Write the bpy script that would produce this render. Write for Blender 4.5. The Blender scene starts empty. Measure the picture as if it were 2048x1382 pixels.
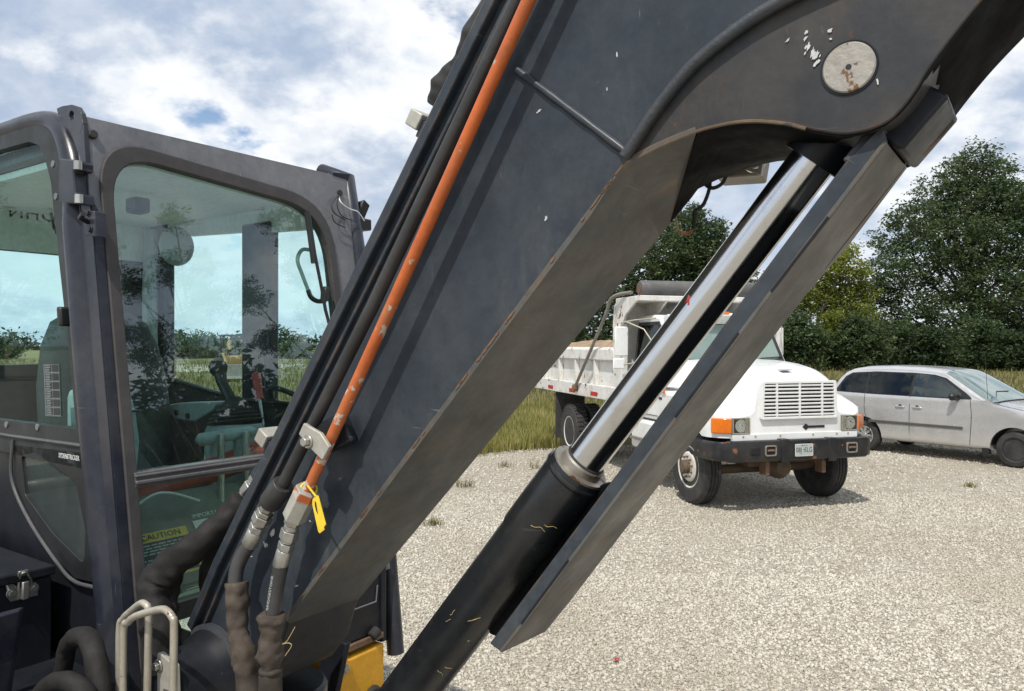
import bpy, bmesh, math, random
import numpy as np
from mathutils import Vector, Matrix
R = math.radians
random.seed(7); rng = np.random.default_rng(7)
SC = bpy.context.scene
COL = SC.collection

# ------------------------------------------------------------------ camera
FPX, EYE = 1540.0, 2.2
cam_d = bpy.data.cameras.new('camera'); cam = bpy.data.objects.new('camera', cam_d); COL.objects.link(cam)
cam.location = (0, 0, EYE); cam.rotation_euler = (R(90), 0, 0)
cam_d.sensor_width = 36; cam_d.lens = FPX / 2048 * 36
cam_d.clip_start = .05; cam_d.clip_end = 3000
SC.camera = cam
# ------------------------------------------------------------------ sky, sun, exposure
SUN = Vector((-.21, -.50, .84)).normalized()
SUN_EL = math.asin(SUN.z); SUN_AZ = math.atan2(SUN.x, SUN.y)
world = bpy.data.worlds.new('World'); SC.world = world; world.use_nodes = True
def build_world():
    nt = world.node_tree; N = nt.nodes; Lk = nt.links; N.clear()
    def n(t, **k):
        x = N.new(t)
        for a, b in k.items(): setattr(x, a, b)
        return x
    def m(op, a, b=None, clamp=False):
        x = n('ShaderNodeMath', operation=op); x.use_clamp = clamp
        for i, v in enumerate((a, b)):
            if v is None: continue
            if isinstance(v, (int, float)): x.inputs[i].default_value = v
            else: Lk.new(v, x.inputs[i])
        return x.outputs[0]
    sky = n('ShaderNodeTexSky', sky_type='NISHITA'); sky.sun_disc = False
    sky.sun_elevation = SUN_EL; sky.sun_rotation = SUN_AZ; sky.dust_density = .6; sky.ozone_density = 1.2
    tc = n('ShaderNodeTexCoord'); sep = n('ShaderNodeSeparateXYZ'); Lk.new(tc.outputs['Generated'], sep.inputs[0])
    zc = m('MAXIMUM', sep.outputs[2], 0.0); den = m('ADD', zc, .42)
    comb = n('ShaderNodeCombineXYZ')
    Lk.new(m('DIVIDE', sep.outputs[0], den), comb.inputs[0]); Lk.new(m('DIVIDE', sep.outputs[1], den), comb.inputs[1])
    def noise(scale, detail, rough, off, dist=0.0):
        mp = n('ShaderNodeMapping'); mp.inputs['Location'].default_value = off; Lk.new(comb.outputs[0], mp.inputs[0])
        t = n('ShaderNodeTexNoise'); t.inputs['Scale'].default_value = scale; t.inputs['Detail'].default_value = detail
        t.inputs['Roughness'].default_value = rough; t.inputs['Distortion'].default_value = dist
        Lk.new(mp.outputs[0], t.inputs[0]); return t.outputs[0]
    def ramp(v, a, b):
        x = n('ShaderNodeMapRange'); x.interpolation_type = 'SMOOTHSTEP'
        x.inputs[1].default_value = a; x.inputs[2].default_value = b; Lk.new(v, x.inputs[0]); return x.outputs[0]
    d0 = noise(2.0, 12, .56, (3.1, 1.7, 0), .12); bil = noise(6.5, 8, .55, (5.3, 8.8, 0), .15)
    dens = m('ADD', m('MULTIPLY', d0, .76), m('MULTIPLY', bil, .24))
    cover = ramp(dens, .41, .475)
    low = ramp(sep.outputs[2], .30, .02); cover = m('MAXIMUM', cover, m('MULTIPLY', low, .85))
    body = ramp(dens, .49, .585)
    fine = ramp(noise(9.0, 9, .60, (1.4, 5.2, 0), .15), .34, .66)
    sh = m('ADD', m('MULTIPLY', m('SUBTRACT', 1.0, body), .70), m('MULTIPLY', fine, .30))
    def mix(f, a, b):
        x = n('ShaderNodeMix', data_type='RGBA')
        for s, v in ((0, f), (6, a), (7, b)):
            if isinstance(v, tuple): x.inputs[s].default_value = v + (1,)
            elif isinstance(v, (int, float)): x.inputs[s].default_value = v
            else: Lk.new(v, x.inputs[s])
        return x.outputs[2]
    cloud = mix(sh, (4.0, 4.95, 6.5), (10.0, 10.1, 10.2))
    hz = ramp(sep.outputs[2], .30, .0)
    cloud = mix(m('MULTIPLY', hz, .55), cloud, (6.6, 7.5, 8.6))
    out = n('ShaderNodeOutputWorld'); bg = n('ShaderNodeBackground'); bg.inputs[1].default_value = .1
    gain = n('ShaderNodeMix', data_type='RGBA'); gain.blend_type = 'MULTIPLY'; gain.inputs[0].default_value = 1
    Lk.new(sky.outputs[0], gain.inputs[6]); gain.inputs[7].default_value = (1.35, 1.35, 1.35, 1)
    Lk.new(mix(cover, gain.outputs[2], cloud), bg.inputs[0]); Lk.new(bg.outputs[0], out.inputs[0])
build_world()
sun_d = bpy.data.lights.new('sun', 'SUN'); sun = bpy.data.objects.new('sun', sun_d); COL.objects.link(sun)
sun.location = SUN * 50; sun.rotation_euler = SUN.to_track_quat('Z', 'Y').to_euler()
sun_d.energy = 3.4; sun_d.angle = R(.6); sun_d.color = (1, .945, .86)
VS = SC.view_settings
SC.display_settings.display_device = 'sRGB'
VS.view_transform = 'Standard'; VS.look = 'None'; VS.exposure = 0.12; VS.gamma = 1.0; VS.use_curve_mapping = False
SC.cycles.max_bounces = 8; SC.cycles.transparent_max_bounces = 16; SC.cycles.glossy_bounces = 4
SC.cycles.use_denoising = True

# ------------------------------------------------------------------ materials
def lin(r, g, b):
    def c(v):
        v /= 255; return v / 12.92 if v <= .04045 else ((v + .055) / 1.055) ** 2.4
    return (c(r), c(g), c(b))
class NT:
    def __init__(s, name):
        s.m = bpy.data.materials.new(name); s.m.use_nodes = True; s.t = s.m.node_tree; s.t.nodes.clear()
        s.out = s.n('ShaderNodeOutputMaterial'); s.tc = s.n('ShaderNodeTexCoord')
    def n(s, t, **k):
        x = s.t.nodes.new(t)
        for a, b in k.items(): setattr(x, a, b)
        return x
    def l(s, a, b): s.t.links.new(a, b)
    def set(s, node, key, v):
        if isinstance(v, tuple) and len(v) == 3 and node.inputs[key].type == 'RGBA': v = v + (1,)
        if isinstance(v, (int, float, tuple)): node.inputs[key].default_value = v
        else: s.l(v, node.inputs[key])
    def noise(s, scale, detail=4, rough=.55, stretch=(1, 1, 1), dist=0, off=(0, 0, 0)):
        mp = s.n('ShaderNodeMapping'); mp.inputs['Scale'].default_value = stretch; mp.inputs['Location'].default_value = off
        s.l(s.tc.outputs['Object'], mp.inputs[0])
        t = s.n('ShaderNodeTexNoise'); t.inputs['Scale'].default_value = scale; t.inputs['Detail'].default_value = detail
        t.inputs['Roughness'].default_value = rough; t.inputs['Distortion'].default_value = dist
        s.l(mp.outputs[0], t.inputs[0]); return t.outputs[0]
    def voro(s, scale, feature='F1', out='Distance', stretch=(1, 1, 1)):
        mp = s.n('ShaderNodeMapping'); mp.inputs['Scale'].default_value = stretch; s.l(s.tc.outputs['Object'], mp.inputs[0])
        t = s.n('ShaderNodeTexVoronoi', feature=feature); t.inputs['Scale'].default_value = scale
        s.l(mp.outputs[0], t.inputs[0]); return t.outputs[out]
    def ramp(s, v, a, b, lo=0.0, hi=1.0):
        x = s.n('ShaderNodeMapRange'); x.inputs[1].default_value = a; x.inputs[2].default_value = b
        x.inputs[3].default_value = lo; x.inputs[4].default_value = hi; s.l(v, x.inputs[0]); return x.outputs[0]
    def math(s, op, a, b=0.0):
        x = s.n('ShaderNodeMath', operation=op); s.set(x, 0, a); s.set(x, 1, b); return x.outputs[0]
    def mix(s, f, a, b, mode='MIX'):
        x = s.n('ShaderNodeMix', data_type='RGBA', blend_type=mode); s.set(x, 0, f); s.set(x, 6, a); s.set(x, 7, b); return x.outputs[2]
    def bump(s, h, strength=.3, dist=.01):
        b = s.n('ShaderNodeBump'); b.inputs['Strength'].default_value = strength; b.inputs['Distance'].default_value = dist
        s.l(h, b.inputs['Height']); return b.outputs[0]
    def edge(s, radius=.006):
        b = s.n('ShaderNodeBevel', samples=4); b.inputs[0].default_value = radius
        g = s.n('ShaderNodeNewGeometry'); d = s.n('ShaderNodeVectorMath', operation='DOT_PRODUCT')
        s.l(b.outputs[0], d.inputs[0]); s.l(g.outputs['Normal'], d.inputs[1])
        return s.math('SUBTRACT', 1.0, d.outputs['Value'])
    def bsdf(s, **k):
        p = s.n('ShaderNodeBsdfPrincipled')
        for a, b in k.items(): s.set(p, a.replace('_', ' '), b)
        s.l(p.outputs[0], s.out.inputs[0]); return s.m
M = {}
def paint(name, base, rough=.45, var=.25, dust=None, dust_amt=.35, chips=None, chip_thr=.68, chip_scale=26, metal=0.0, bump=.06, edge=None, edge_r=.006, scratch=None, spec=.5, coat=0.0, bscale=60, grain=.16, streak=None):
    t = NT(name)
    c = t.mix(t.ramp(t.noise(3.1, 6, .6), .3, .7), tuple(x * (1 - var) for x in base), tuple(x * (1 + var) for x in base))
    if dust: c = t.mix(t.math('MULTIPLY', t.ramp(t.noise(5.3, 8, .65, off=(4, 2, 1)), .42, .72), dust_amt), c, dust)
    if streak:
        a = t.math('MULTIPLY', t.ramp(t.noise(2.2, 7, .66, stretch=(2.4, 1, .8), dist=.6, off=(5, 5, 8)), .50, .70), t.ramp(t.noise(21, 6, .7, stretch=(1, 1, .5), off=(2, 1, 2)), .38, .66))
        c = t.mix(t.math('MULTIPLY', a, .75), c, streak)
        sp = t.ramp(t.noise(95, 3, .5, off=(7, 4, 4)), .70, .78); c = t.mix(t.math('MULTIPLY', sp, .35), c, streak)
    if scratch:
        a = t.ramp(t.noise(9, 4, .5, stretch=(1, 1, 14), dist=.4, off=(2, 7, 3)), .70, .76)
        b = t.ramp(t.noise(11, 4, .5, stretch=(12, 6, 1.2), dist=.5, off=(8, 1, 6)), .71, .77)
        c = t.mix(t.math('MULTIPLY', t.math('MAXIMUM', a, b), .45), c, scratch)
    if grain:
        g1 = t.ramp(t.noise(38, 9, .72, off=(3, 9, 7)), .28, .72, 1 - grain, 1 + grain)
        cg = t.n('ShaderNodeCombineColor'); [t.l(g1, cg.inputs[k]) for k in range(3)]
        c = t.mix(1.0, c, cg.outputs[0], 'MULTIPLY')
    if chips:
        c = t.mix(t.ramp(t.noise(chip_scale, 5, .6, off=(9, 3, 5)), chip_thr, chip_thr + .03), c, chips)
    if edge:
        e = t.math('MULTIPLY', t.ramp(t.edge(edge_r), .02, .12), t.ramp(t.noise(14, 6, .7, off=(1, 8, 2)), .46, .60))
        c = t.mix(e, c, edge)
    rr = t.ramp(t.noise(7, 7, .66, off=(6, 6, 6)), .28, .72, rough * .62, min(1, rough * 1.4))
    k = dict(Base_Color=c, Roughness=rr, Metallic=metal, Specular_IOR_Level=spec)
    if coat: k['Coat_Weight'] = coat; k['Coat_Roughness'] = .08
    if bump: k['Normal'] = t.bump(t.noise(bscale, 3, .5), bump, .004)
    M[name] = t.bsdf(**k); return M[name]
RUST = (.13, .055, .022); RUST2 = (.20, .115, .055); DUSTC = (.17, .155, .13)
paint('charcoal_paint', (.028, .037, .049), .40, .16, dust=(.060, .068, .076), dust_amt=.6, edge=RUST2, edge_r=.007, streak=(.10, .105, .105), scratch=(.19, .20, .21), chips=(.10, .075, .055), chip_thr=.715, chip_scale=9, bump=.07, grain=.2, spec=.34)
paint('cast_paint', (.033, .035, .039), .46, .2, dust=(.10, .085, .068), dust_amt=.45, edge=RUST, edge_r=.010, streak=(.11, .075, .05), scratch=(.13, .12, .11), chips=RUST, chip_thr=.665, chip_scale=8, bump=.12, spec=.34)
paint('dust_bounce_underside', (.074, .076, .073), .48, .16, dust=(.13, .126, .113), dust_amt=.6, edge=(.17, .11, .06), edge_r=.008, streak=(.155, .095, .045), scratch=(.20, .19, .17), chips=(.10, .06, .035), chip_thr=.665, chip_scale=11, bump=.10)  # dust plus gravel bounce light put into the underside's base colour
paint('cylinder_black', (.010, .012, .015), .28, .25, dust=(.05, .05, .047), dust_amt=.45, scratch=(.10, .09, .07), bump=.02)
paint('bar_grey', (.075, .074, .076), .34, .2, dust=(.15, .145, .14), dust_amt=.5, scratch=(.25, .25, .25), bump=.05)
paint('pillar_paint', (.017, .020, .031), .33, .2, dust=(.10, .10, .105), dust_amt=.35, scratch=(.16, .16, .17), bump=.04, coat=.12, spec=.35)
paint('faded_frame', (.135, .14, .152), .30, .2, dust=(.24, .24, .25), dust_amt=.6, scratch=(.40, .40, .40), chips=(.10, .10, .105), chip_thr=.70, chip_scale=14, bump=.08)
paint('body_black', (.011, .013, .018), .38, .2, dust=(.035, .035, .038), dust_amt=.4, scratch=(.07, .07, .07), bump=.06, spec=.3)
paint('black_rubber', (.018, .018, .018), .7, .25, dust=(.06, .055, .05), dust_amt=.45, bump=.2)
paint('seal_rubber', (.045, .042, .042), .62, .2, dust=(.09, .08, .075), dust_amt=.5, bump=.1)
paint('black_plastic', (.014, .015, .016), .42, .2, bump=.1)
paint('weld_paint', (.045, .053, .064), .45, .2, dust=(.10, .09, .075), dust_amt=.5, chips=(.16, .13, .09), chip_thr=.66, bump=.35, bscale=150)
paint('hose_rubber', (.026, .027, .028), .5, .2, dust=(.10, .095, .09), dust_amt=.5, bump=.15)
paint('zinc', (.50, .50, .47), .36, .25, metal=.85, dust=(.22, .18, .12), dust_amt=.5, chips=(.16, .10, .05), chip_thr=.66, bump=.1)
paint('zinc_plate', (.44, .43, .38), .5, .15, metal=.25, dust=(.26, .22, .16), dust_amt=.5, chips=(.19, .13, .08), chip_thr=.68, bump=.1)
paint('rail_steel', (.44, .41, .34), .45, .2, metal=.35, chips=RUST, chip_thr=.64, chip_scale=40, dust=(.26, .19, .12), dust_amt=.4, bump=.1)
paint('orange_paint', (.52, .115, .022), .42, .16, dust=(.34, .14, .06), dust_amt=.4, streak=(.20, .07, .03), scratch=(.45, .25, .14), chips=(.42, .35, .25), chip_thr=.655, chip_scale=24, bump=.05)
paint('orange_chipped', (.50, .115, .025), .48, .2, dust=(.42, .20, .09), dust_amt=.7, chips=(.50, .45, .38), chip_thr=.575, chip_scale=26, bump=.1)
paint('canvas_brown', (.042, .032, .025), .95, .4, dust=(.11, .085, .062), dust_amt=.75, grain=.35, bump=.6, bscale=34)
paint('shade_black', (.002, .0025, .0035), .8, .2, spec=.12)  # near-black that paints the shade under the arch and inside the guard
paint('canvas_dark', (.006, .0055, .005), .95, .35, dust=(.026, .022, .018), dust_amt=.7, grain=.3, bump=.6, bscale=34)
paint('yellow_paint', (.72, .36, .018), .42, .06, chips=(.28, .13, .03), chip_thr=.72, chip_scale=30, bump=.04)
paint('yellow_tag', (.80, .58, .04), .4, .1, bump=.04)
paint('grey_trim', (.26, .32, .31), .5, .1, dust=(.35, .38, .36), dust_amt=.3, bump=.05)
paint('dark_trim', (.020, .024, .025), .55, .2, dust=(.05, .05, .05), dust_amt=.3, bump=.08)
paint('headliner', (.68, .70, .67), .8, .06, bump=.05)
paint('seat_cloth', (.028, .032, .034), .85, .2, bump=.3)
paint('floor_mat', (.12, .135, .11), .75, .25, dust=(.26, .25, .20), dust_amt=.6, bump=.1)
paint('red_grip', (.36, .045, .04), .4, .15, dust=(.40, .10, .09), dust_amt=.4, bump=.04)
paint('red_paint', (.42, .06, .03), .45, .2, dust=(.3, .12, .08), dust_amt=.4)
paint('pin_face', (.34, .32, .285), .5, .2, metal=.3, dust=(.24, .19, .135), dust_amt=.8, chips=(.17, .09, .045), chip_thr=.585, chip_scale=38, bump=.35, bscale=90)
paint('rust_steel', (.15, .085, .05), .8, .35, dust=(.25, .17, .11), dust_amt=.6, bump=.4)
paint('paint_smear', (.55, .56, .56), .6, .1)
paint('straw', (.50, .38, .17), .8, .2)
paint('white_label', (.70, .72, .70), .5, .05)
paint('label_grey', (.42, .45, .43), .5, .05)
paint('label_yellow', (.74, .52, .05), .5, .05)
paint('ink', (.015, .015, .016), .6, .1)
paint('copper', (.42, .16, .07), .4, .3, metal=.5)
paint('lamp_housing', (.22, .19, .15), .5, .15, chips=RUST, chip_thr=.66)
# truck and van
paint('truck_white', (.78, .79, .78), .30, .03, dust=(.62, .62, .59), dust_amt=.4, coat=.3, bump=0, grain=0, chips=(.33, .24, .17), chip_thr=.75, chip_scale=8)
paint('bed_white', (.72, .72, .69), .5, .05, dust=(.50, .46, .39), dust_amt=.6, streak=(.33, .20, .11), chips=(.12, .055, .03), chip_thr=.615, chip_scale=6, bump=.05)
paint('bumper_black', (.012, .013, .016), .32, .3, dust=(.06, .052, .045), dust_amt=.5, chips=(.22, .085, .04), chip_thr=.645, chip_scale=7, edge=RUST, bump=.08)
paint('tyre', (.024, .024, .025), .8, .25, dust=(.085, .08, .07), dust_amt=.6, bump=.25)
paint('rim_cream', (.62, .60, .54), .5, .08, dust=(.40, .33, .25), dust_amt=.5, chips=(.20, .09, .04), chip_thr=.66, chip_scale=14, bump=.04)
paint('tarp_grey', (.095, .095, .095), .7, .25, dust=(.16, .155, .145), dust_amt=.6, bump=.5, bscale=25)
paint('arm_steel', (.21, .20, .18), .55, .2, chips=RUST, chip_thr=.62, dust=(.24, .19, .13), dust_amt=.5)
paint('mud_flap', (.040, .040, .041), .8, .25, dust=(.11, .10, .09), dust_amt=.7)
paint('chassis', (.10, .072, .045), .8, .3, dust=(.18, .13, .085), dust_amt=.6, bump=.3)
paint('dark_void', (.008, .008, .009), .8, .2)
paint('reflector_red', (.50, .02, .025), .25, .1, coat=.5)
paint('reflector_white', (.72, .70, .66), .3, .05)
paint('amber_lens', (.72, .17, .012), .18, .12, coat=.8)
paint('van_silver', (.60, .60, .60), .22, .03, metal=.5, dust=(.44, .425, .39), grain=0, dust_amt=.4, coat=.5, bump=0)
paint('van_strip', (.085, .080, .078), .5, .1)
paint('alloy', (.55, .55, .54), .32, .08, metal=.7, dust=(.35, .33, .3), dust_amt=.3)
paint('steel_black', (.016, .016, .017), .45, .2)
paint('tail_red', (.40, .012, .02), .15, .1, coat=.8)
paint('digger_yellow', (.30, .18, .05), .6, .2, dust=(.22, .16, .09), dust_amt=.7)
paint('soil', (.27, .19, .115), .95, .35, dust=(.36, .29, .20), dust_amt=.8, bump=.8, bscale=14)
paint('bark', (.085, .072, .058), .9, .3, dust=(.16, .145, .125), dust_amt=.5, bump=.8, bscale=20)
paint('bark_pale', (.20, .18, .15), .9, .2, dust=(.30, .27, .22), dust_amt=.5, bump=.8, bscale=20)
paint('shed_white', (.70, .70, .68), .6, .05)
paint('leaf_red', (.30, .015, .03), .5, .4, dust=(.5, .22, .04), dust_amt=.9)
def chrome():
    t = NT('chrome'); c = t.mix(t.ramp(t.noise(6, 6, .7), .55, .75), (.66, .67, .68), (.44, .40, .35))
    c = t.mix(t.ramp(t.noise(17, 6, .75, off=(3, 5, 1)), .70, .74), c, (.20, .15, .11))
    M['chrome'] = t.bsdf(Base_Color=c, Metallic=1.0, Roughness=t.ramp(t.noise(5, 5, .6, off=(1, 1, 4)), .3, .7, .10, .24))
chrome()
def mirror():
    t = NT('bright_reflector'); M['bright_reflector'] = t.bsdf(Base_Color=(.82, .83, .84), Metallic=1.0, Roughness=.22, Normal=t.bump(t.voro(45), .5, .004))
mirror()
def glass(name, tint, refl, film=0.0, film_col=(.6, .7, .68), graze=.8):
    """thin tinted pane: tinted transmission plus a mirror layer that grows at grazing angles"""
    t = NT(name); tr = t.n('ShaderNodeBsdfTransparent'); t.set(tr, 'Color', tint)
    gl = t.n('ShaderNodeBsdfGlossy'); t.set(gl, 'Color', (.93, 1, .98)); gl.inputs['Roughness'].default_value = .012
    t.set(gl, 'Normal', t.bump(t.noise(2.2, 2, .5), .03, .02))
    g = t.n('ShaderNodeNewGeometry'); dt = t.n('ShaderNodeVectorMath', operation='DOT_PRODUCT'); t.l(g.outputs['Normal'], dt.inputs[0]); t.l(g.outputs['Incoming'], dt.inputs[1])
    c1 = t.math('SUBTRACT', 1.0, t.math('ABSOLUTE', dt.outputs['Value']))
    f = t.math('ADD', t.math('MULTIPLY', t.math('POWER', c1, 5.0), graze), refl)
    mx = t.n('ShaderNodeMixShader'); t.l(f, mx.inputs[0]); t.l(tr.outputs[0], mx.inputs[1]); t.l(gl.outputs[0], mx.inputs[2])
    o = mx.outputs[0]
    if film:
        df = t.n('ShaderNodeBsdfDiffuse'); t.set(df, 'Color', film_col)
        m2 = t.n('ShaderNodeMixShader'); t.l(t.ramp(t.noise(6, 8, .7, stretch=(1, 1, .35)), .35, .75, film * .35, film), m2.inputs[0])
        t.l(o, m2.inputs[1]); t.l(df.outputs[0], m2.inputs[2]); o = m2.outputs[0]
    t.l(o, t.out.inputs[0]); M[name] = t.m
glass('cab_glass', (.77, .99, .965), .15, .012)
glass('side_glass', (.76, .99, .965), .03, .010, graze=.35)
glass('dirty_glass', (.66, .84, .78), .05, .10, (.45, .5, .45))
glass('rear_glass', (.93, 1.0, .99), .02)
glass('privacy_glass', (.035, .037, .04), .05)
glass('car_glass', (.42, .55, .52), .10)
glass('truck_glass', (.46, .56, .53), .16, .16, (.45, .52, .48))
glass('screen_glass', (.45, .55, .52), .30)
glass('lamp_glass', (.85, .87, .84), .06)
def foliage(name, a, b, c, trans=.35):
    t = NT(name); g = t.n('ShaderNodeNewGeometry'); cr = t.n('ShaderNodeValToRGB'); t.l(g.outputs['Random Per Island'], cr.inputs[0])
    e = cr.color_ramp.elements; e[0].position = 0; e[0].color = a + (1,); e[1].position = 1; e[1].color = c + (1,)
    k = e.new(.55); k.color = b + (1,)
    k1 = t.ramp(t.noise(.75, 5, .6), .32, .68, .62, 1.55); cg = t.n('ShaderNodeCombineColor'); [t.l(k1, cg.inputs[q]) for q in range(3)]
    col = t.mix(t.ramp(t.noise(.28, 3, off=(5, 2, 1)), .45, .75), cr.outputs[0], t.mix(.5, cr.outputs[0], c)); col = t.mix(1.0, col, cg.outputs[0], 'MULTIPLY')
    d = t.n('ShaderNodeBsdfPrincipled'); t.set(d, 'Base Color', col); d.inputs['Roughness'].default_value = .55; d.inputs['Specular IOR Level'].default_value = .3
    tl = t.n('ShaderNodeBsdfTranslucent'); t.l(col, tl.inputs[0]); mx = t.n('ShaderNodeMixShader'); mx.inputs[0].default_value = trans
    t.l(d.outputs[0], mx.inputs[1]); t.l(tl.outputs[0], mx.inputs[2]); t.l(mx.outputs[0], t.out.inputs[0]); M[name] = t.m
paint('gland_steel', (.36, .345, .31), .42, .3, metal=.6, dust=(.16, .105, .06), dust_amt=.9, chips=(.12, .06, .03), chip_thr=.60, chip_scale=40, bump=.15)
foliage('leaf_oak', (.028, .052, .024), (.060, .100, .042), (.125, .155, .062), .42)
foliage('leaf_olive', (.05, .06, .02), (.075, .085, .028), (.12, .10, .035))
foliage('leaf_yellow', (.09, .13, .025), (.18, .22, .04), (.30, .30, .06), .55)
foliage('leaf_dark', (.016, .032, .014), (.032, .058, .022), (.065, .088, .032), .4)
foliage('grass_blade', (.13, .15, .035), (.27, .26, .075), (.44, .37, .17), .35)
foliage('grass_dry', (.085, .10, .03), (.145, .14, .048), (.24, .20, .085), .3)
def gravel_mats():
    t = NT('gravel_stone'); g = t.n('ShaderNodeNewGeometry'); cr = t.n('ShaderNodeValToRGB'); t.l(g.outputs['Random Per Island'], cr.inputs[0])
    e = cr.color_ramp.elements; e[0].position = 0; e[0].color = (.36, .32, .25, 1); e[1].position = 1; e[1].color = (.72, .69, .61, 1)
    for p, c in ((.10, (.34, .29, .23)), (.35, (.545, .52, .435)), (.7, (.665, .64, .55)), (.04, (.27, .235, .19))):
        k = e.new(p); k.color = c + (1,)
    base = t.mix(t.ramp(t.noise(60, 4), .3, .7), cr.outputs[0], t.mix(.5, cr.outputs[0], (.46, .42, .35)))
    base = t.mix(t.math('MULTIPLY', t.ramp(t.noise(.42, 7, .66, stretch=(1, .55, 1)), .42, .62), .6), base, (.40, .355, .275))
    M['gravel_stone'] = t.bsdf(Base_Color=base, Roughness=.85, Normal=t.bump(t.noise(160, 3), .3, .003))
    t = NT('gravel_ground')
    v = t.n('ShaderNodeTexVoronoi'); v.inputs['Scale'].default_value = 38; t.l(t.tc.outputs['Object'], v.inputs[0])
    v2 = t.n('ShaderNodeTexVoronoi'); v2.inputs['Scale'].default_value = 61; t.l(t.tc.outputs['Object'], v2.inputs[0])
    sx = t.n('ShaderNodeSeparateColor'); t.l(v.outputs['Color'], sx.inputs[0])
    c = t.mix(sx.outputs[0], (.37, .33, .26), (.66, .62, .53))
    c = t.mix(t.math('MULTIPLY', t.ramp(v2.outputs['Distance'], .30, .62), .35), c, (.24, .20, .155))
    c = t.mix(t.ramp(t.noise(.55, 5, .6), .42, .68), c, t.mix(.55, c, (.33, .28, .21)))
    h = t.math('ADD', t.math('MULTIPLY', v.outputs['Distance'], -1.0), t.math('MULTIPLY', v2.outputs['Distance'], -.5))
    M['gravel_ground'] = t.bsdf(Base_Color=c, Roughness=.9, Normal=t.bump(h, .9, .03))
    t = NT('field_turf')
    c = t.mix(t.ramp(t.noise(.35, 6, .65), .3, .7), (.095, .10, .03), (.21, .185, .075))
    c = t.mix(t.ramp(t.noise(3.5, 6, .7, stretch=(1, .3, 1)), .35, .7), c, (.20, .185, .065))
    M['field_turf'] = t.bsdf(Base_Color=c, Roughness=.95, Normal=t.bump(t.noise(9, 6, .75), 1.0, .15))
gravel_mats()

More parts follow.
